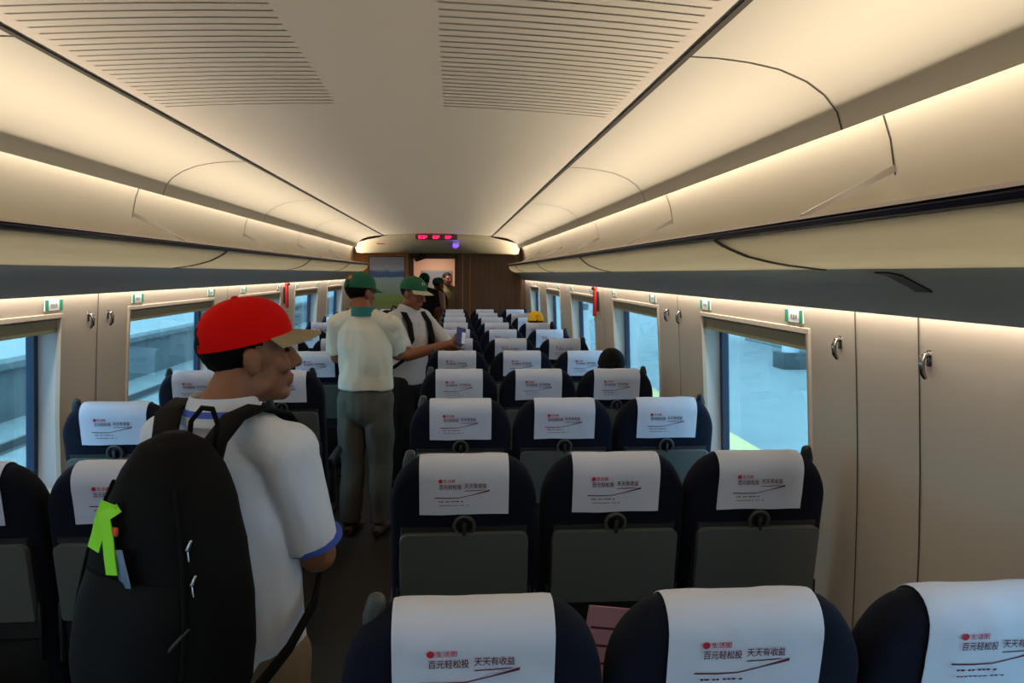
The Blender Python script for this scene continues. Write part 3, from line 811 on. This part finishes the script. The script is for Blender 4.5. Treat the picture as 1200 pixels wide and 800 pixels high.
def head_geo(bm, Mh):
    E = lambda c, r: ell(bm, c, r, M4=Mh)
    def T(pts, rad):
        tube(bm, [Mh @ Vector(p) for p in pts], rad, n=12)
    E((0, -.012, .032), (.075, .096, .086)); E((0, .028, -.042), (.060, .062, .074)); E((0, .010, .0), (.070, .080, .06))
    E((0, .066, -.098), (.026, .024, .020)); E((0, .045, -.09), (.044, .035, .026))
    for s in (-1, 1):
        E((s*.038, .060, -.028), (.026, .026, .024)); E((s*.078, -.006, -.012), (.008, .020, .031)); E((s*.083, -.016, -.006), (.006, .013, .028))
        E((s*.030, .080, .024), (.026, .012, .010)); E((s*.014, .096, -.036), (.009, .010, .008))
        E((s*.050, .0, -.072), (.016, .035, .022))
    T([(0, .080, .018), (0, .096, -.006), (0, .110, -.030)], [.010, .012, .0135])
    E((0, .088, -.060), (.026, .012, .008)); E((0, .086, -.074), (.023, .012, .009))
def head_matrix(origin, yaw, pitch=0, scale=1.0):
    return Matrix.Translation(origin) @ Matrix.Rotation(-R(yaw), 4, 'Z') @ Matrix.Rotation(R(pitch), 4, 'X') @ Matrix.Scale(scale, 4)
def hair_bm(Mh, low=-.075):
    bm = bmesh.new(); nu, nv = 40, 26
    keep = []
    V = {}
    for j in range(nv+1):
        for i in range(nu):
            th = math.pi*j/nv; ph = 2*math.pi*i/nu
            V[i, j] = Vector((.080*math.sin(th)*math.sin(ph), -.013+.100*math.sin(th)*math.cos(ph), .034+.090*math.cos(th)))
    def ok(p):
        # hairline: high over the forehead, down behind the ears to the nape
        y = p.y
        if y > .05: lim = .072
        elif y > -.01: lim = .005+(y+.01)/.06*.067
        elif y > -.03: lim = -.01
        else: lim = low
        return p.z > lim
    inner = {}
    vo = {}; vi = {}
    def gv(d_, key, p):
        if key not in d_: d_[key] = bm.verts.new(Mh @ p)
        return d_[key]
    c0 = Vector((0, -.014, .034))
    faces = []
    for j in range(nv):
        for i in range(nu):
            q = [(i, j), ((i+1) % nu, j), ((i+1) % nu, j+1), (i, j+1)]
            pc = sum((V[k] for k in q), Vector())/4
            if ok(pc): faces.append(q)
    ed = {}
    for q in faces:
        bm.faces.new([gv(vo, k, V[k]+(V[k]-c0).normalized()*.004*noise.noise(V[k]*60)) for k in q])
        bm.faces.new([gv(vi, k, c0+(V[k]-c0)*.86) for k in reversed(q)])
        for a, b in zip(q, q[1:]+q[:1]): ed[frozenset((a, b))] = ed.get(frozenset((a, b)), 0)+1
    for e, n_ in ed.items():
        if n_ == 1 and len(e) == 2:
            a, b = tuple(e); bm.faces.new((vo[a], vo[b], vi[b], vi[a]))
    bmesh.ops.remove_doubles(bm, verts=bm.verts, dist=.0003)
    return bm
def cap_parts(Mh, crown_m, brim_m, parent, tilt=6, badge=None, strap=True):
    """baseball cap: six-panel crown, curved brim, button, rear strap"""
    Mc = Mh @ Matrix.Translation((0, -.006, .040)) @ Matrix.Rotation(R(tilt), 4, 'X')
    rx, ry, rz = .088, .108, .090
    nu, nv = 72, 18
    def S(ph, t, k=1.0):   # ph 0 = front, t 0 rim .. 1 top
        th = t*math.pi/2
        s = math.cos(th)**.75; seam = 1-.012*abs(math.cos(3*ph))**18
        front = 1+.05*max(0, math.cos(ph))*math.sin(th*2)
        return Vector((rx*s*math.sin(ph)*seam*k, ry*s*math.cos(ph)*seam*front*k, (rz*math.sin(th)**.95)*k-.012*(1-t)))
    bm = bmesh.new(); vo, vi = {}, {}
    def hole(i, j):
        ph = 2*math.pi*(i+.5)/nu; d = abs(((ph-math.pi)))
        return strap and d < .36*math.sqrt(max(0, 1-((j+.5)/5.2)**2)) and 2 <= j <= 4
    for i in range(nu):
        for j in range(nv+1):
            vo[i, j] = bm.verts.new(Mc @ S(2*math.pi*i/nu, j/nv)); vi[i, j] = bm.verts.new(Mc @ S(2*math.pi*i/nu, j/nv, .965))
    fc = {}
    for i in range(nu):
        for j in range(nv):
            if hole(i, j): continue
            k = (i+1) % nu
            bm.faces.new((vo[i, j], vo[k, j], vo[k, j+1], vo[i, j+1])); bm.faces.new((vi[i, j], vi[i, j+1], vi[k, j+1], vi[k, j]))
    for i in range(nu): bm.faces.new((vo[i, 0], vi[i, 0], vi[(i+1) % nu, 0], vo[(i+1) % nu, 0]))
    bmesh.ops.remove_doubles(bm, verts=bm.verts, dist=.0002)
    cap = obj('cap', bm, crown_m, parent)
    bm = bmesh.new(); rings_t, rings_b = [], []
    for i in range(21):
        ph = R(-68+136*i/20); row = []
        for k in range(7):
            f = k/6
            ext = .066*math.cos(ph*1.22)**.6 if abs(ph*1.22) < math.pi/2 else 0
            p = S(ph, 0)+Vector((math.sin(ph)*.012, 1.0*ext, 0))*f
            p.z = -.012-.020*f*(math.cos(ph)) - .018*math.sin(ph)**2*f + .004
            if f == 0: p = S(ph, 0, .985); p.z += .004
            row.append(p)
        rings_t.append(row)
    rings = [[Mc @ p for p in row]+[Mc @ (p-Vector((0, 0, .004))) for p in reversed(row)] for row in rings_t]
    ring_loft(bm, rings); obj('brim', bm, brim_m, cap)
    bm = bmesh.new(); ell(bm, (0, 0, rz+.001), (.008, .008, .004), M4=Mc); obj('button', bm, crown_m, cap)
    if badge:
        m_, ph, t = badge
        bm = bmesh.new(); vs = []
        for a, b in ((-.16, -.07), (.16, -.07), (.16, .07), (-.16, .07)): vs.append(bm.verts.new(Mc @ S(ph+a, t+b, 1.012)))
        bm.faces.new(vs); obj('badge', bm, m_, cap)
    return cap
def ring_band(bm, pts_in, h, t): pass
def person(loc, yaw, H, lab, skin, shirt, trousers, shoes, head_yaw=0, head_pitch=0, head_off=(0, .02), rarm=None, larm=None, hair_low=-.075, cap=None,
           group=None, voxel=.006, seated=False, sleeves=True, hem=.80, wide=1.0, hands=None, collar=None, trim=None, wrinkle=.006, head_scale=1.0):
    """rarm/larm: world-space (elbow, wrist) or None for hanging arms"""
    p = empty('person', loc, -R(yaw)); tag(p, lab, 'person', group)
    k = H/1.66
    W = Matrix.Translation(loc) @ Matrix.Rotation(-R(yaw), 4, 'Z'); Wi = W.inverted()
    def L(q): return Wi @ Vector(q)
    S = lambda x, y, z: Vector((x*k, y*k, z*k))
    dz = 0
    if seated: dz = -.39
    def U(x, y, z):   # upper body point
        return S(x, y, z)+Vector((0, 0, dz*k))
    hz = 1.535
    ho = U(head_off[0], head_off[1], hz)
    Mh = head_matrix(ho, head_yaw, head_pitch, k*head_scale)
    sh_w = .178*wide
    bm = bmesh.new()
    head_geo(bm, Mh)
    tube(bm, [ho+Vector((0, -.02, -.05))*k, U(0, -.02, 1.42), U(0, -.02, 1.33)], [.054*k, .056*k, .075*k])
    # torso
    tube(bm, [U(0, 0, .86), U(0, 0, 1.0), U(0, -.005, 1.16), U(0, -.01, 1.30), U(0, -.012, 1.37)],
         [(.15*k, .10*k), (.14*k, .095*k), (.16*k*wide, .105*k), (.155*k*wide, .09*k), (.09*k, .06*k)], ref=(0, 1, 0), n=20)
    arms = []
    for s, a, hk in ((1, rarm, 0), (-1, larm, 1)):
        shp = U(s*sh_w, -.012, 1.335)
        if a: e, w_ = L(a[0]), L(a[1])
        else: e, w_ = U(s*(sh_w+.05), -.03, 1.06), U(s*(sh_w+.06), .06, .82)
        arms.append((shp, e, w_, s, a, hk))
        tube(bm, [U(s*.05, -.012, 1.385), shp], [.05*k, .052*k])
        tube(bm, [shp, shp.lerp(e, .5), e], [.054*k, .049*k, .042*k])
        tube(bm, [e, e.lerp(w_, .35), w_], [.042*k, .041*k, .027*k])
        hd = (hands[hk] if hands else None) or {}
        d = (w_-e).normalized()
        if 'd' in hd: d = (Wi.to_3x3() @ Vector(hd['d'])).normalized()
        n_ = (Wi.to_3x3() @ Vector(hd['n'])) if 'n' in hd else Vector((s, 0, .1))
        sg = hd.get('sgn', s)
        hand(bm, w_, d, n_, sg, hd.get('curl', .45), k*.95)
    hips = []
    for s in (-1, 1):
        if seated:
            hp, kn, an = U(s*.085, .02, .86), U(s*.10, .42, .90), None
            kn = Vector((s*.10*k, .44*k, .50*k)); an = Vector((s*.10*k, .47*k, .09))
        else:
            hp, kn, an = S(s*.085, 0, .86), S(s*.09, .01, .47), S(s*.095, -.03, .08)
        hips.append((hp, kn, an, s))
        tube(bm, [hp, hp.lerp(kn, .5), kn], [.085*k, .072*k, .052*k])
        tube(bm, [kn, kn.lerp(an, .35), an], [.052*k, .052*k, .034*k])
        tube(bm, [an+Vector((0, -.03, -.035)), an+Vector((0, .12, -.045))], [(.034, .03), (.036, .022)], ref=(0, 0, 1))
    body = fuse('body', bm, skin, voxel, p, smooth=4)
    # shirt
    bm = bmesh.new()
    zt = [(hem, .168, .122, .0), (hem+.08, .166, .120, 0), (1.0, .160, .118, 0), (1.10, .172*wide, .122, -.004), (1.2, .178*wide, .122, -.006), (1.31, .165*wide, .104, -.01), (1.375, .115, .075, -.014), (1.405, .075, .065, -.016)]
    if seated: zt = [(.84, .17, .13, .0)]+zt[2:]
    tube(bm, [U(0, y, z) for z, a, b, y in zt], [(a*k, b*k) for z, a, b, y in zt], ref=(0, 1, 0), n=24, caps=False)
    for shp, e, w_, s, a, hk in arms:
        tube(bm, [U(s*.05, -.014, 1.375), shp+Vector((0, 0, .004))], [.058*k, .064*k])
        f = .86 if sleeves else .8
        ce = shp.lerp(e, f)
        tube(bm, [shp, shp.lerp(e, .4), ce], [.066*k, .066*k, .062*k], caps=True) if False else tube(bm, [shp-(e-shp)*.05, shp.lerp(e, .4), ce], [.060*k, .062*k, .060*k], caps=False)
        if trim:
            b2 = bmesh.new(); ax = (e-shp).normalized()
            c1, c2 = shp.lerp(e, f-.035), shp.lerp(e, f+.012)
            tube(b2, [c1, c1.lerp(c2, .5), c2], [.0655*k, .0655*k, .0645*k], caps=False, n=24); obj('sleeve_trim', b2, trim, p)
    shirt_o = fuse('shirt', bm, shirt, max(voxel, .006), p, smooth=5, wrinkle=wrinkle)
    if collar:
        cm, st = collar
        bm = bmesh.new(); rings = []
        for i in range(28):
            a = 2*math.pi*i/28
            def c_(rx, ry, z): return U(math.sin(a)*rx, -.018+math.cos(a)*ry+.016*(1-z*0), 0)+Vector((0, 0, 0))
            dip = .030*max(0, math.cos(a))**2
            base = Vector((0, -.004, 0))
            def q(r_, z): return U(math.sin(a)*r_*1.02, -.016+math.cos(a)*r_, z-dip)
            rings.append([q(.066, 1.405), q(.064, 1.445), q(.069, 1.450), q(.082, 1.415), q(.088, 1.392), q(.082, 1.392)])
        V = ring_loft(bm, rings, False)
        for i in range(6): bm.faces.new((V[-1][i], V[-1][(i+1) % 6], V[0][(i+1) % 6], V[0][i]))
        c_o = obj('collar', bm, cm, p)
        if st:
            bm = bmesh.new(); rings = []
            for i in range(28):
                a = 2*math.pi*i/28; dip = .030*max(0, math.cos(a))**2
                def q(r_, z): return U(math.sin(a)*r_*1.02, -.016+math.cos(a)*r_, z-dip)
                rings.append([q(.0790, 1.4245), q(.0805, 1.4235), q(.0845, 1.4115), q(.0830, 1.4115)])
            V = ring_loft(bm, rings, False)
            for i in range(4): bm.faces.new((V[-1][i], V[-1][(i+1) % 4], V[0][(i+1) % 4], V[0][i]))
            obj('collar_stripe', bm, st, c_o)
    # trousers
    bm = bmesh.new()
    if seated: tube(bm, [U(0, 0, .82), U(0, 0, .93)], [(.16*k, .115*k), (.155*k, .11*k)], n=20)
    else: tube(bm, [S(0, 0, .80), S(0, 0, .88), S(0, 0, .95)], [(.158*k, .115*k), (.155*k, .112*k), (.15*k, .106*k)], ref=(0, 1, 0), n=20)
    for hp, kn, an, s in hips:
        tube(bm, [hp, hp.lerp(kn, .5), kn], [.094*k, .086*k, .07*k]); tube(bm, [kn, kn.lerp(an, .5), an+Vector((0, 0, .0))], [.07*k, .066*k, .06*k], caps=False)
    fuse('trousers', bm, trousers, max(voxel, .007), p, smooth=5, wrinkle=wrinkle)
    for hp, kn, an, s in hips:
        bm = bmesh.new()
        z0 = an.z
        rings = []
        for t, w_, h_ in ((-.075, .022, .05), (-.05, .034, .075), (0, .036, .085), (.06, .040, .06), (.12, .044, .048), (.165, .036, .04), (.185, .016, .03)):
            rings.append([(an.x+w_*math.cos(b), an.y+t, .004+h_*max(0, .5+.5*math.sin(b))) for b in [2*math.pi*j/14 for j in range(14)]])
        ring_loft(bm, rings); obj('shoe', bm, shoes, p)
    h_o = obj('hair', hair_bm(Mh, hair_low), M['hair'], p)
    bm = bmesh.new()
    for s in (-1, 1): ell(bm, (s*.031, .079, .004), (.013, .009, .006), M4=Mh)
    obj('eyes', bm, M['eye'], p)
    if cap: cap_parts(Mh, cap[0], cap[1], p, cap[2] if len(cap) > 2 else 6, cap[3] if len(cap) > 3 else None, strap=len(cap) == 3)
    return p, W, k

# the man in front: red cap, white polo, black backpack
m1_loc = (-.483, 1.66, 0); m1_yaw = 28
m1, W1, k1 = person(m1_loc, m1_yaw, 1.645, 'man in red cap and white polo seen from behind in the aisle wearing a backpack', M['skin'], M['shirt1'], M['khaki'], M['brown'],
    head_yaw=36, head_pitch=3, head_off=(.02, .038), head_scale=.965, voxel=.005, wide=.92, hem=.79,
    rarm=((-.296, 1.63, 1.085), (-.36, 1.86, 1.13)), larm=((-.76, 1.86, 1.08), (-.50, 2.02, 1.12)),
    hands=({'n': (0, 0, 1), 'sgn': -1, 'curl': .5}, {'n': (0, 0, 1), 'sgn': 1, 'curl': .5}),
    cap=(M['redcap'], M['tan'], 9), collar=(M['shirt1'], M['stripe']), trim=M['stripe'], wrinkle=.012)
# the two men talking farther on
m2, W2, k2 = person((-.56, 4.86, 0), 12, 1.70, 'man seen from behind in cream shirt, green cap and grey trousers standing in the aisle', M['skin2'], M['shirt2'], M['greygreen'], M['brown'],
    head_yaw=28, head_pitch=-6, head_off=(-.035, .03), voxel=.006, wide=.96, hem=.935,
    rarm=((-.355, 4.93, 1.17), (-.43, 5.18, 1.20)), larm=((-.75, 4.95, 1.15), (-.62, 5.16, 1.17)),
    hands=({'n': (0, 0, 1), 'sgn': -1}, {'n': (0, 0, 1), 'sgn': 1}), cap=(M['greencap'], M['greencap'], 2, (M['orange'], math.pi*.98, .42)), collar=(M['teal'], None), wrinkle=.017)
m3, W3, k3 = person((-.33, 5.87, 0), 128, 1.67, 'man in green cap with pale brim and grey polo looking down at a blue phone', M['skin2'], M['shirt3'], M['blackcloth'], M['black'],
    head_yaw=-10, head_pitch=-14, head_off=(.0, .035), voxel=.0055, wide=1.0, hem=.84,
    rarm=((-.33, 5.55, 1.09), (-.015, 5.58, 1.18)), larm=((-.01, 5.93, 1.10), (.075, 5.72, 1.185)),
    hands=({'n': (-.2, -1, .0), 'sgn': 1, 'curl': .75, 'd': (1, .25, .3)}, {'n': (1, .2, -.2), 'sgn': -1, 'curl': .6, 'd': (-.1, -1, .35)}),
    cap=(M['greencap'], M['whitebrim'], 6, (M['white'], .25, .38)), collar=(M['shirt3'], None))
# seated passengers
person((.94, RY[3]+.33, 0), 0, 1.66, 'seated passenger with black hair in the fourth row window place', M['skin'], M['blackcloth'], M['blackcloth'], M['black'], rarm=((1.13, RY[3]+.42, .70), (1.02, RY[3]+.66, .66)), larm=((.75, RY[3]+.42, .70), (.86, RY[3]+.66, .66)), seated=True, voxel=.009, head_off=(-.005, -.06), hair_low=-.1, group='seated passengers')
person((.92, RY[7]+.33, 0), 0, 1.68, 'seated passenger in a yellow cap in the eighth row window place', M['skin'], M['shirt3'], M['blackcloth'], M['black'], rarm=((1.11, RY[7]+.42, .70), (1.0, RY[7]+.66, .66)), larm=((.73, RY[7]+.42, .70), (.84, RY[7]+.66, .66)), seated=True, voxel=.011, head_off=(0, -.06), cap=(M['yellowcap'], M['yellowcap'], 0, (M['orange'], math.pi*.97, .35)), group='seated passengers')
# people in the far doorway
person((-.47, 12.75, 0), 10, 1.70, 'person in a green cap and dark clothes standing in the far doorway', M['skin2'], M['blackcloth'], M['blackcloth'], M['black'], voxel=.011, cap=(M['greencap'], M['greencap']), group='people in the far doorway')
pB, WB, kB = person((-.26, 13.25, 0), 60, 1.63, 'person in white shirt and teal cap carrying a black bag beyond the far doorway', M['skin2'], M['white'], M['blackcloth'], M['black'], voxel=.011, cap=(M['teal'], M['teal']), group='people in the far doorway')
person((-.10, 14.0, 0), 150, 1.72, 'bareheaded person in green shirt deepest beyond the far doorway', M['skin'], mat('olive_shirt', (110, 116, 80), .8), M['blackcloth'], M['black'], voxel=.011, group='people in the far doorway')

# ------------------------------------------------------------------ backpacks
PZ = [(.86, .13, .075), (.88, .162, .10), (.93, .176, .115), (1.0, .178, .118), (1.1, .170, .112), (1.2, .146, .104), (1.28, .118, .094), (1.34, .086, .080), (1.385, .058, .055), (1.405, .022, .022)]
def pk(z):
    for a, b in zip(PZ, PZ[1:]):
        if a[0] <= z <= b[0]:
            t = (z-a[0])/(b[0]-a[0]); t2 = t; return a[1]+(b[1]-a[1])*t2, a[2]+(b[2]-a[2])*t2
    return PZ[-1][1:] if z > PZ[-1][0] else PZ[0][1:]
YC = -.235
def pack_pt(x, z, lift=0):
    w, d = pk(z); f = max(0, 1-min(1, abs(x)/w)**2.6)**(1/2.6)
    return Vector((x, YC-d*f-lift, z))
def backpack(Wm, lab, scale=1.0, detail=True, cloth='packcloth', xo=0):
    b = empty('backpack'); b.matrix_world = Wm; tag(b, lab, 'backpack', 'backpacks worn by standing people' )
    def add(name, bm, m, par=None, **kk):
        if not name.startswith('strap'):
            for v in bm.verts: v.co.x += xo+(v.co.z-1.1)*xo*1.6
        return obj(name, bm, m, par or b, **kk)
    bm = bmesh.new(); rings = []
    for z, w, d in PZ:
        ring = []
        for j in range(36):
            a = 2*math.pi*j/36; c, s = math.cos(a), math.sin(a)
            ring.append((w*math.copysign(abs(c)**.77, c), YC+d*math.copysign(abs(s)**.77, s)*(1 if s < 0 else .95), z))
        rings.append(ring)
    ring_loft(bm, rings)
    bmesh.ops.subdivide_edges(bm, edges=[e for e in bm.edges if abs(e.verts[0].co.z-e.verts[1].co.z) > .01], cuts=2, use_grid_fill=False)
    for v in bm.verts:
        nn = Vector((v.co.x, v.co.y-YC, 0)); 
        if nn.length: v.co += nn.normalized()*.004*noise.noise(v.co*11)
    pb = add('pack_body', bm, M[cloth])
    # front pocket bulge
    bm = bmesh.new(); rings = []
    for t in range(11):
        z = .90+.26*t/10; f = math.sin(math.pi*min(1, max(0, (t+.4)/10.8)))**.5
        w = min(.135, pk(z)[0]*.8); ring = []
        for j in range(15):
            x = -w+2*w*j/14; bul = .035*f*(1-abs(2*j/14-1)**4)
            ring.append(pack_pt(x, z, bul-.004))
        rings.append(ring)
    front = rings; backr = [[p+Vector((0, .03, 0)) for p in r_] for r_ in rings]
    ring_loft(bm, [f_+bk[::-1] for f_, bk in zip(front, backr)])
    add('front_pocket', bm, M['packgrey'] if detail else M[cloth])
    for s in (-1, 1):   # shoulder straps: from the pack top over the shoulder and back under the arm
        pts = [(s*.05+xo, -.18, 1.32), (s*.066+xo*.6, -.150, 1.37), (s*.088+xo*.2, -.095, 1.408), (s*.100, -.03, 1.418), (s*.108, .04, 1.395), (s*.113, .098, 1.32), (s*.120, .128, 1.20), (s*.16, .108, 1.06), (s*.20, .02, .99), (s*.20+xo*.4, -.09, .95), (s*.165+xo, -.19, .915)]
        rad = [(.029, .006)]*7+[(.014, .004)]*4
        P = [Vector(q) for q in pts]; rings = []
        for i, q in enumerate(P):
            t = (P[min(i+1, len(P)-1)]-P[max(i-1, 0)]).normalized()
            sx = Vector((1, 0, 0)) if i < 7 else Vector((0, 0, 1)).cross(t).cross(t)
            aa = (sx-t*sx.dot(t)).normalized(); nn = t.cross(aa)
            w_, h_ = rad[i]
            rings.append([q+aa*w_*cx+nn*h_*cy for cx, cy in ((1, .4), (.8, 1), (-.8, 1), (-1, .4), (-1, -.4), (-.8, -1), (.8, -1), (1, -.4))])
        bm = bmesh.new(); ring_loft(bm, rings); add('strap', bm, M[cloth])
    bm = bmesh.new(); tube(bm, [(-.035, -.17, 1.365), (-.036, -.165, 1.41), (-.015, -.16, 1.437), (.012, -.16, 1.437), (.032, -.165, 1.41), (.033, -.17, 1.365)], [(.006, .004)]*6, n=8); add('haul_loop', bm, M[cloth])
    if detail:
        for side in (-1, 1):   # zips as raised piping following the pack
            bm = bmesh.new(); tube(bm, [pack_pt(side*pk(z)[0]*.78, z, .003) for z in (.95, 1.02, 1.1, 1.18, 1.26, 1.32)], [.0035]*6, n=6); add('zip', bm, M['packgrey'])
        for x, z in ((.118, 1.235), (.135, 1.175)):
            q = pack_pt(x, z, .006); bm = bmesh.new()
            tube(bm, [q, q+Vector((-.003, -.004, -.014))], [.003, .004], n=8); tube(bm, [q+Vector((-.003, -.004, -.014)), q+Vector((.002, -.004, -.034))], [.0014, .002], n=6)
            add('zip_pull', bm, M['alu'])
        bm = bmesh.new(); tube(bm, [pack_pt(.105, 1.03, .036-.03), pack_pt(.12, 1.055, .006), pack_pt(.14, 1.085, .004)], [.0025, .004, .003], n=6); add('piping', bm, M['shell'])
        bm = bmesh.new(); vs = [bm.verts.new(pack_pt(x, z, .005)) for x, z in ((-.078, 1.075), (-.043, 1.07), (-.043, 1.09), (-.07, 1.092))]; bm.faces.new(vs); add('cloth_patch', bm, M['tan'])
        # side mesh pocket
        bm = bmesh.new(); rings = []
        for z in (.90, .95, 1.0, 1.04):
            w, d = pk(z); rings.append([(-w*.80, YC-d*.75-.006, z), (-w-.012, YC-d*.4, z), (-w-.016, YC, z), (-w-.008, YC+d*.5, z), (-w+.01, YC+d*.5, z), (-w+.01, YC-d*.5, z)])
        ring_loft(bm, rings); add('side_pocket', bm, M['packgrey'])
    return b
bp = backpack(W1, 'black backpack on the man in the red cap', xo=.065)
# neon ribbon and card tied to it
rb = empty('luggage_tag'); rb.matrix_world = W1 @ Matrix.Translation((.075, 0, 0)); tag(rb, 'neon green ribbon with a blue card tied to the black backpack', 'luggage tag')
def ribbon_strip(pts, w, m, name, par):
    bm = bmesh.new(); P = [Vector(p) for p in pts]; rings = []
    for i, p in enumerate(P):
        t = (P[min(i+1, len(P)-1)]-P[max(i-1, 0)]).normalized(); a = t.cross(Vector((0, 1, .2))).normalized(); n_ = t.cross(a)
        ww = w*(1.0 if 0 < i else .6)
        rings.append([p+a*ww+n_*.0012, p-a*ww+n_*.0012, p-a*ww-n_*.0012, p+a*ww-n_*.0012])
    ring_loft(bm, rings); return obj(name, bm, m, par)
tx, tz = -.022, 1.270
ribbon_strip([pack_pt(tx+.012, tz+.015, .012), pack_pt(tx-.006, tz+.02, .02), pack_pt(tx-.018, tz-.005, .018), pack_pt(tx-.03, tz-.035, .014), pack_pt(tx-.040, tz-.062, .014)], .013, M['neon'], 'ribbon', rb)
ribbon_strip([pack_pt(tx+.016, tz+.018, .010), pack_pt(tx-.004, tz+.004, .022), pack_pt(tx+.002, tz-.035, .016), pack_pt(tx+.008, tz-.07, .014), pack_pt(tx+.012, tz-.098, .012)], .014, M['neon'], 'ribbon', rb)
bm = bmesh.new(); c = pack_pt(tx+.032, tz-.085, .010)
box(bm, (-.024, -.0015, -.034), (.024, .0015, .034), .001, M4=Matrix.Translation(c) @ Matrix.Rotation(-.28, 4, 'Y') @ Matrix.Rotation(-.35, 4, 'Z')); ob_ = obj('card', bm, M['card'], rb)
bm = bmesh.new(); q = pack_pt(tx+.014, tz-.022, .014); box(bm, (q.x-.008, q.y-.003, q.z-.008), (q.x+.008, q.y+.003, q.z+.008), .002); obj('red_clip', bm, M['orange'], rb)
backpack(W3, 'dark backpack on the man looking at a phone', detail=False)
backpack(WB, 'black backpack on the person beyond the far doorway', detail=False)
# phone in the hands of the third man
ph = empty('phone', (.065, 5.585, 1.235)); ph.rotation_euler = (R(-20), R(14), R(25)); tag(ph, 'blue and white phone held in both hands by the man in grey polo', 'phone')
bm = bmesh.new(); box(bm, (-.038, -.005, -.065), (.038, .005, .065), .004); obj('case', bm, M['blue'], ph)
bm = bmesh.new(); box(bm, (-.034, .0052, -.058), (.034, .0062, .058)); obj('screen', bm, M['white'], ph)
bm = bmesh.new(); box(bm, (.004, -.0065, -.06), (.034, -.0045, .03), .001); obj('white_panel', bm, M['white'], ph)

# ------------------------------------------------------------------ outside
bm = bmesh.new(); box(bm, (3.05, -10, -.3), (30, 90, -.02)); struct(obj('platform_right', bm, M['platform'], smooth=False))
bm = bmesh.new(); box(bm, (1.62, -10, -.3), (3.05, 90, -.02)); struct(obj('platform_strip_right', bm, M['beige'], smooth=False))
bm = bmesh.new(); box(bm, (-8.7, -10, -1.6), (-1.9, 90, -1.25)); struct(obj('ground_track_bed', bm, M['ballast'], smooth=False))
bm = bmesh.new(); box(bm, (-11.6, -10, -.22), (-8.6, 90, .0)); struct(obj('platform_left', bm, M['platform'], smooth=False))
bm = bmesh.new(); box(bm, (-9.1, -10, -1.4), (-8.8, 90, -.2)); box(bm, (-8.72, -10, -.22), (-8.58, 90, -.10)); struct(obj('platform_face_left', bm, M['concrete'], smooth=False))
bm = bmesh.new(); box(bm, (-12.6, -10, -.22), (-11.6, 90, .005)); struct(obj('platform_strip_left', bm, M['beige'], smooth=False))
bm = bmesh.new(); box(bm, (-30, -10, -.22), (-12.6, 90, .0)); struct(obj('platform_far_left', bm, M['platform'], smooth=False))
for k, x in enumerate((-7.25, -5.75)):
    bm = bmesh.new(); prof = [(-.07, 0), (.07, 0), (.02, .03), (.03, .16), (-.03, .16), (-.02, .03)]
    ring_loft(bm, [[(x+a, y, -1.25+b) for a, b in prof] for y in (-10, 90)])
    tag(obj('track_rail', bm, M['rust'], smooth=False), 'steel rail outside the left windows, %s the train' % ('farther from' if k == 0 else 'nearer to'), 'rail', 'rails of the next track')
for k in range(5):
    y = 6+7.5*k
    cl = empty('platform_column', (6.3, y, -.02)); tag(cl, 'white platform column outside the right windows, %s from the camera' % ORD[k], 'column', 'platform columns')
    bm = bmesh.new(); tube(bm, [(0, 0, 0), (0, 0, 4.2)], [.16, .16], caps=False, n=20); obj('shaft', bm, M['steel'], cl)
    bm = bmesh.new(); box(bm, (-.24, -.24, 0), (.24, .24, .3), .02); obj('plinth', bm, M['concrete'], cl)
ks = empty('kiosk', (9.0, 11.5, -.02)); tag(ks, 'grey platform kiosk with dark window bands outside the right windows', 'kiosk')
bm = bmesh.new(); box(bm, (-1.2, -2.5, 0), (1.2, 8, 2.6), .03); obj('walls', bm, M['kiosk'], ks)
for k in range(4):
    bm = bmesh.new(); box(bm, (-1.22, -2.2+2.5*k, 1.0), (-1.18, -.2+2.5*k, 2.2)); obj('window', bm, M['gasket'], ks, smooth=False)
bm = bmesh.new(); box(bm, (-1.5, -2.8, 2.6), (1.5, 8.3, 2.75), .02); obj('roof', bm, M['steel'], ks)
bn = empty('platform_bench', (4.8, 15.5, -.02)); tag(bn, 'pale platform bench seen through the second right window', 'bench')
bm = bmesh.new(); box(bm, (-.22, -.9, .42), (.22, .9, .47), .02); obj('seat', bm, M['steel'], bn)
bm = bmesh.new(); box(bm, (.18, -.9, .5), (.23, .9, .85), .02); obj('backrest', bm, M['steel'], bn)
for y in (-.7, .7):
    bm = bmesh.new(); box(bm, (-.18, y-.03, 0), (.18, y+.03, .43), .01); obj('leg', bm, M['steel'], bn)

# ------------------------------------------------------------------ daylight and output
w = bpy.data.worlds.new('world'); scene.world = w; w.use_nodes = True
bg = w.node_tree.nodes['Background']; bg.inputs['Color'].default_value = (.95, .97, 1, 1); bg.inputs['Strength'].default_value = 5.2
vs = scene.view_settings
vs.view_transform = 'Standard'; vs.look = 'None'; vs.gamma = 1; vs.use_curve_mapping = False; vs.exposure = 0.15
scene.cycles.use_denoising = True
try: scene.cycles.denoiser = 'OPENIMAGEDENOISE'
except Exception: pass
scene.cycles.max_bounces = 8; scene.cycles.diffuse_bounces = 4; scene.cycles.glossy_bounces = 3; scene.cycles.transparent_max_bounces = 12
scene.cycles.sample_clamp_indirect = 4
bpy.context.view_layer.update()
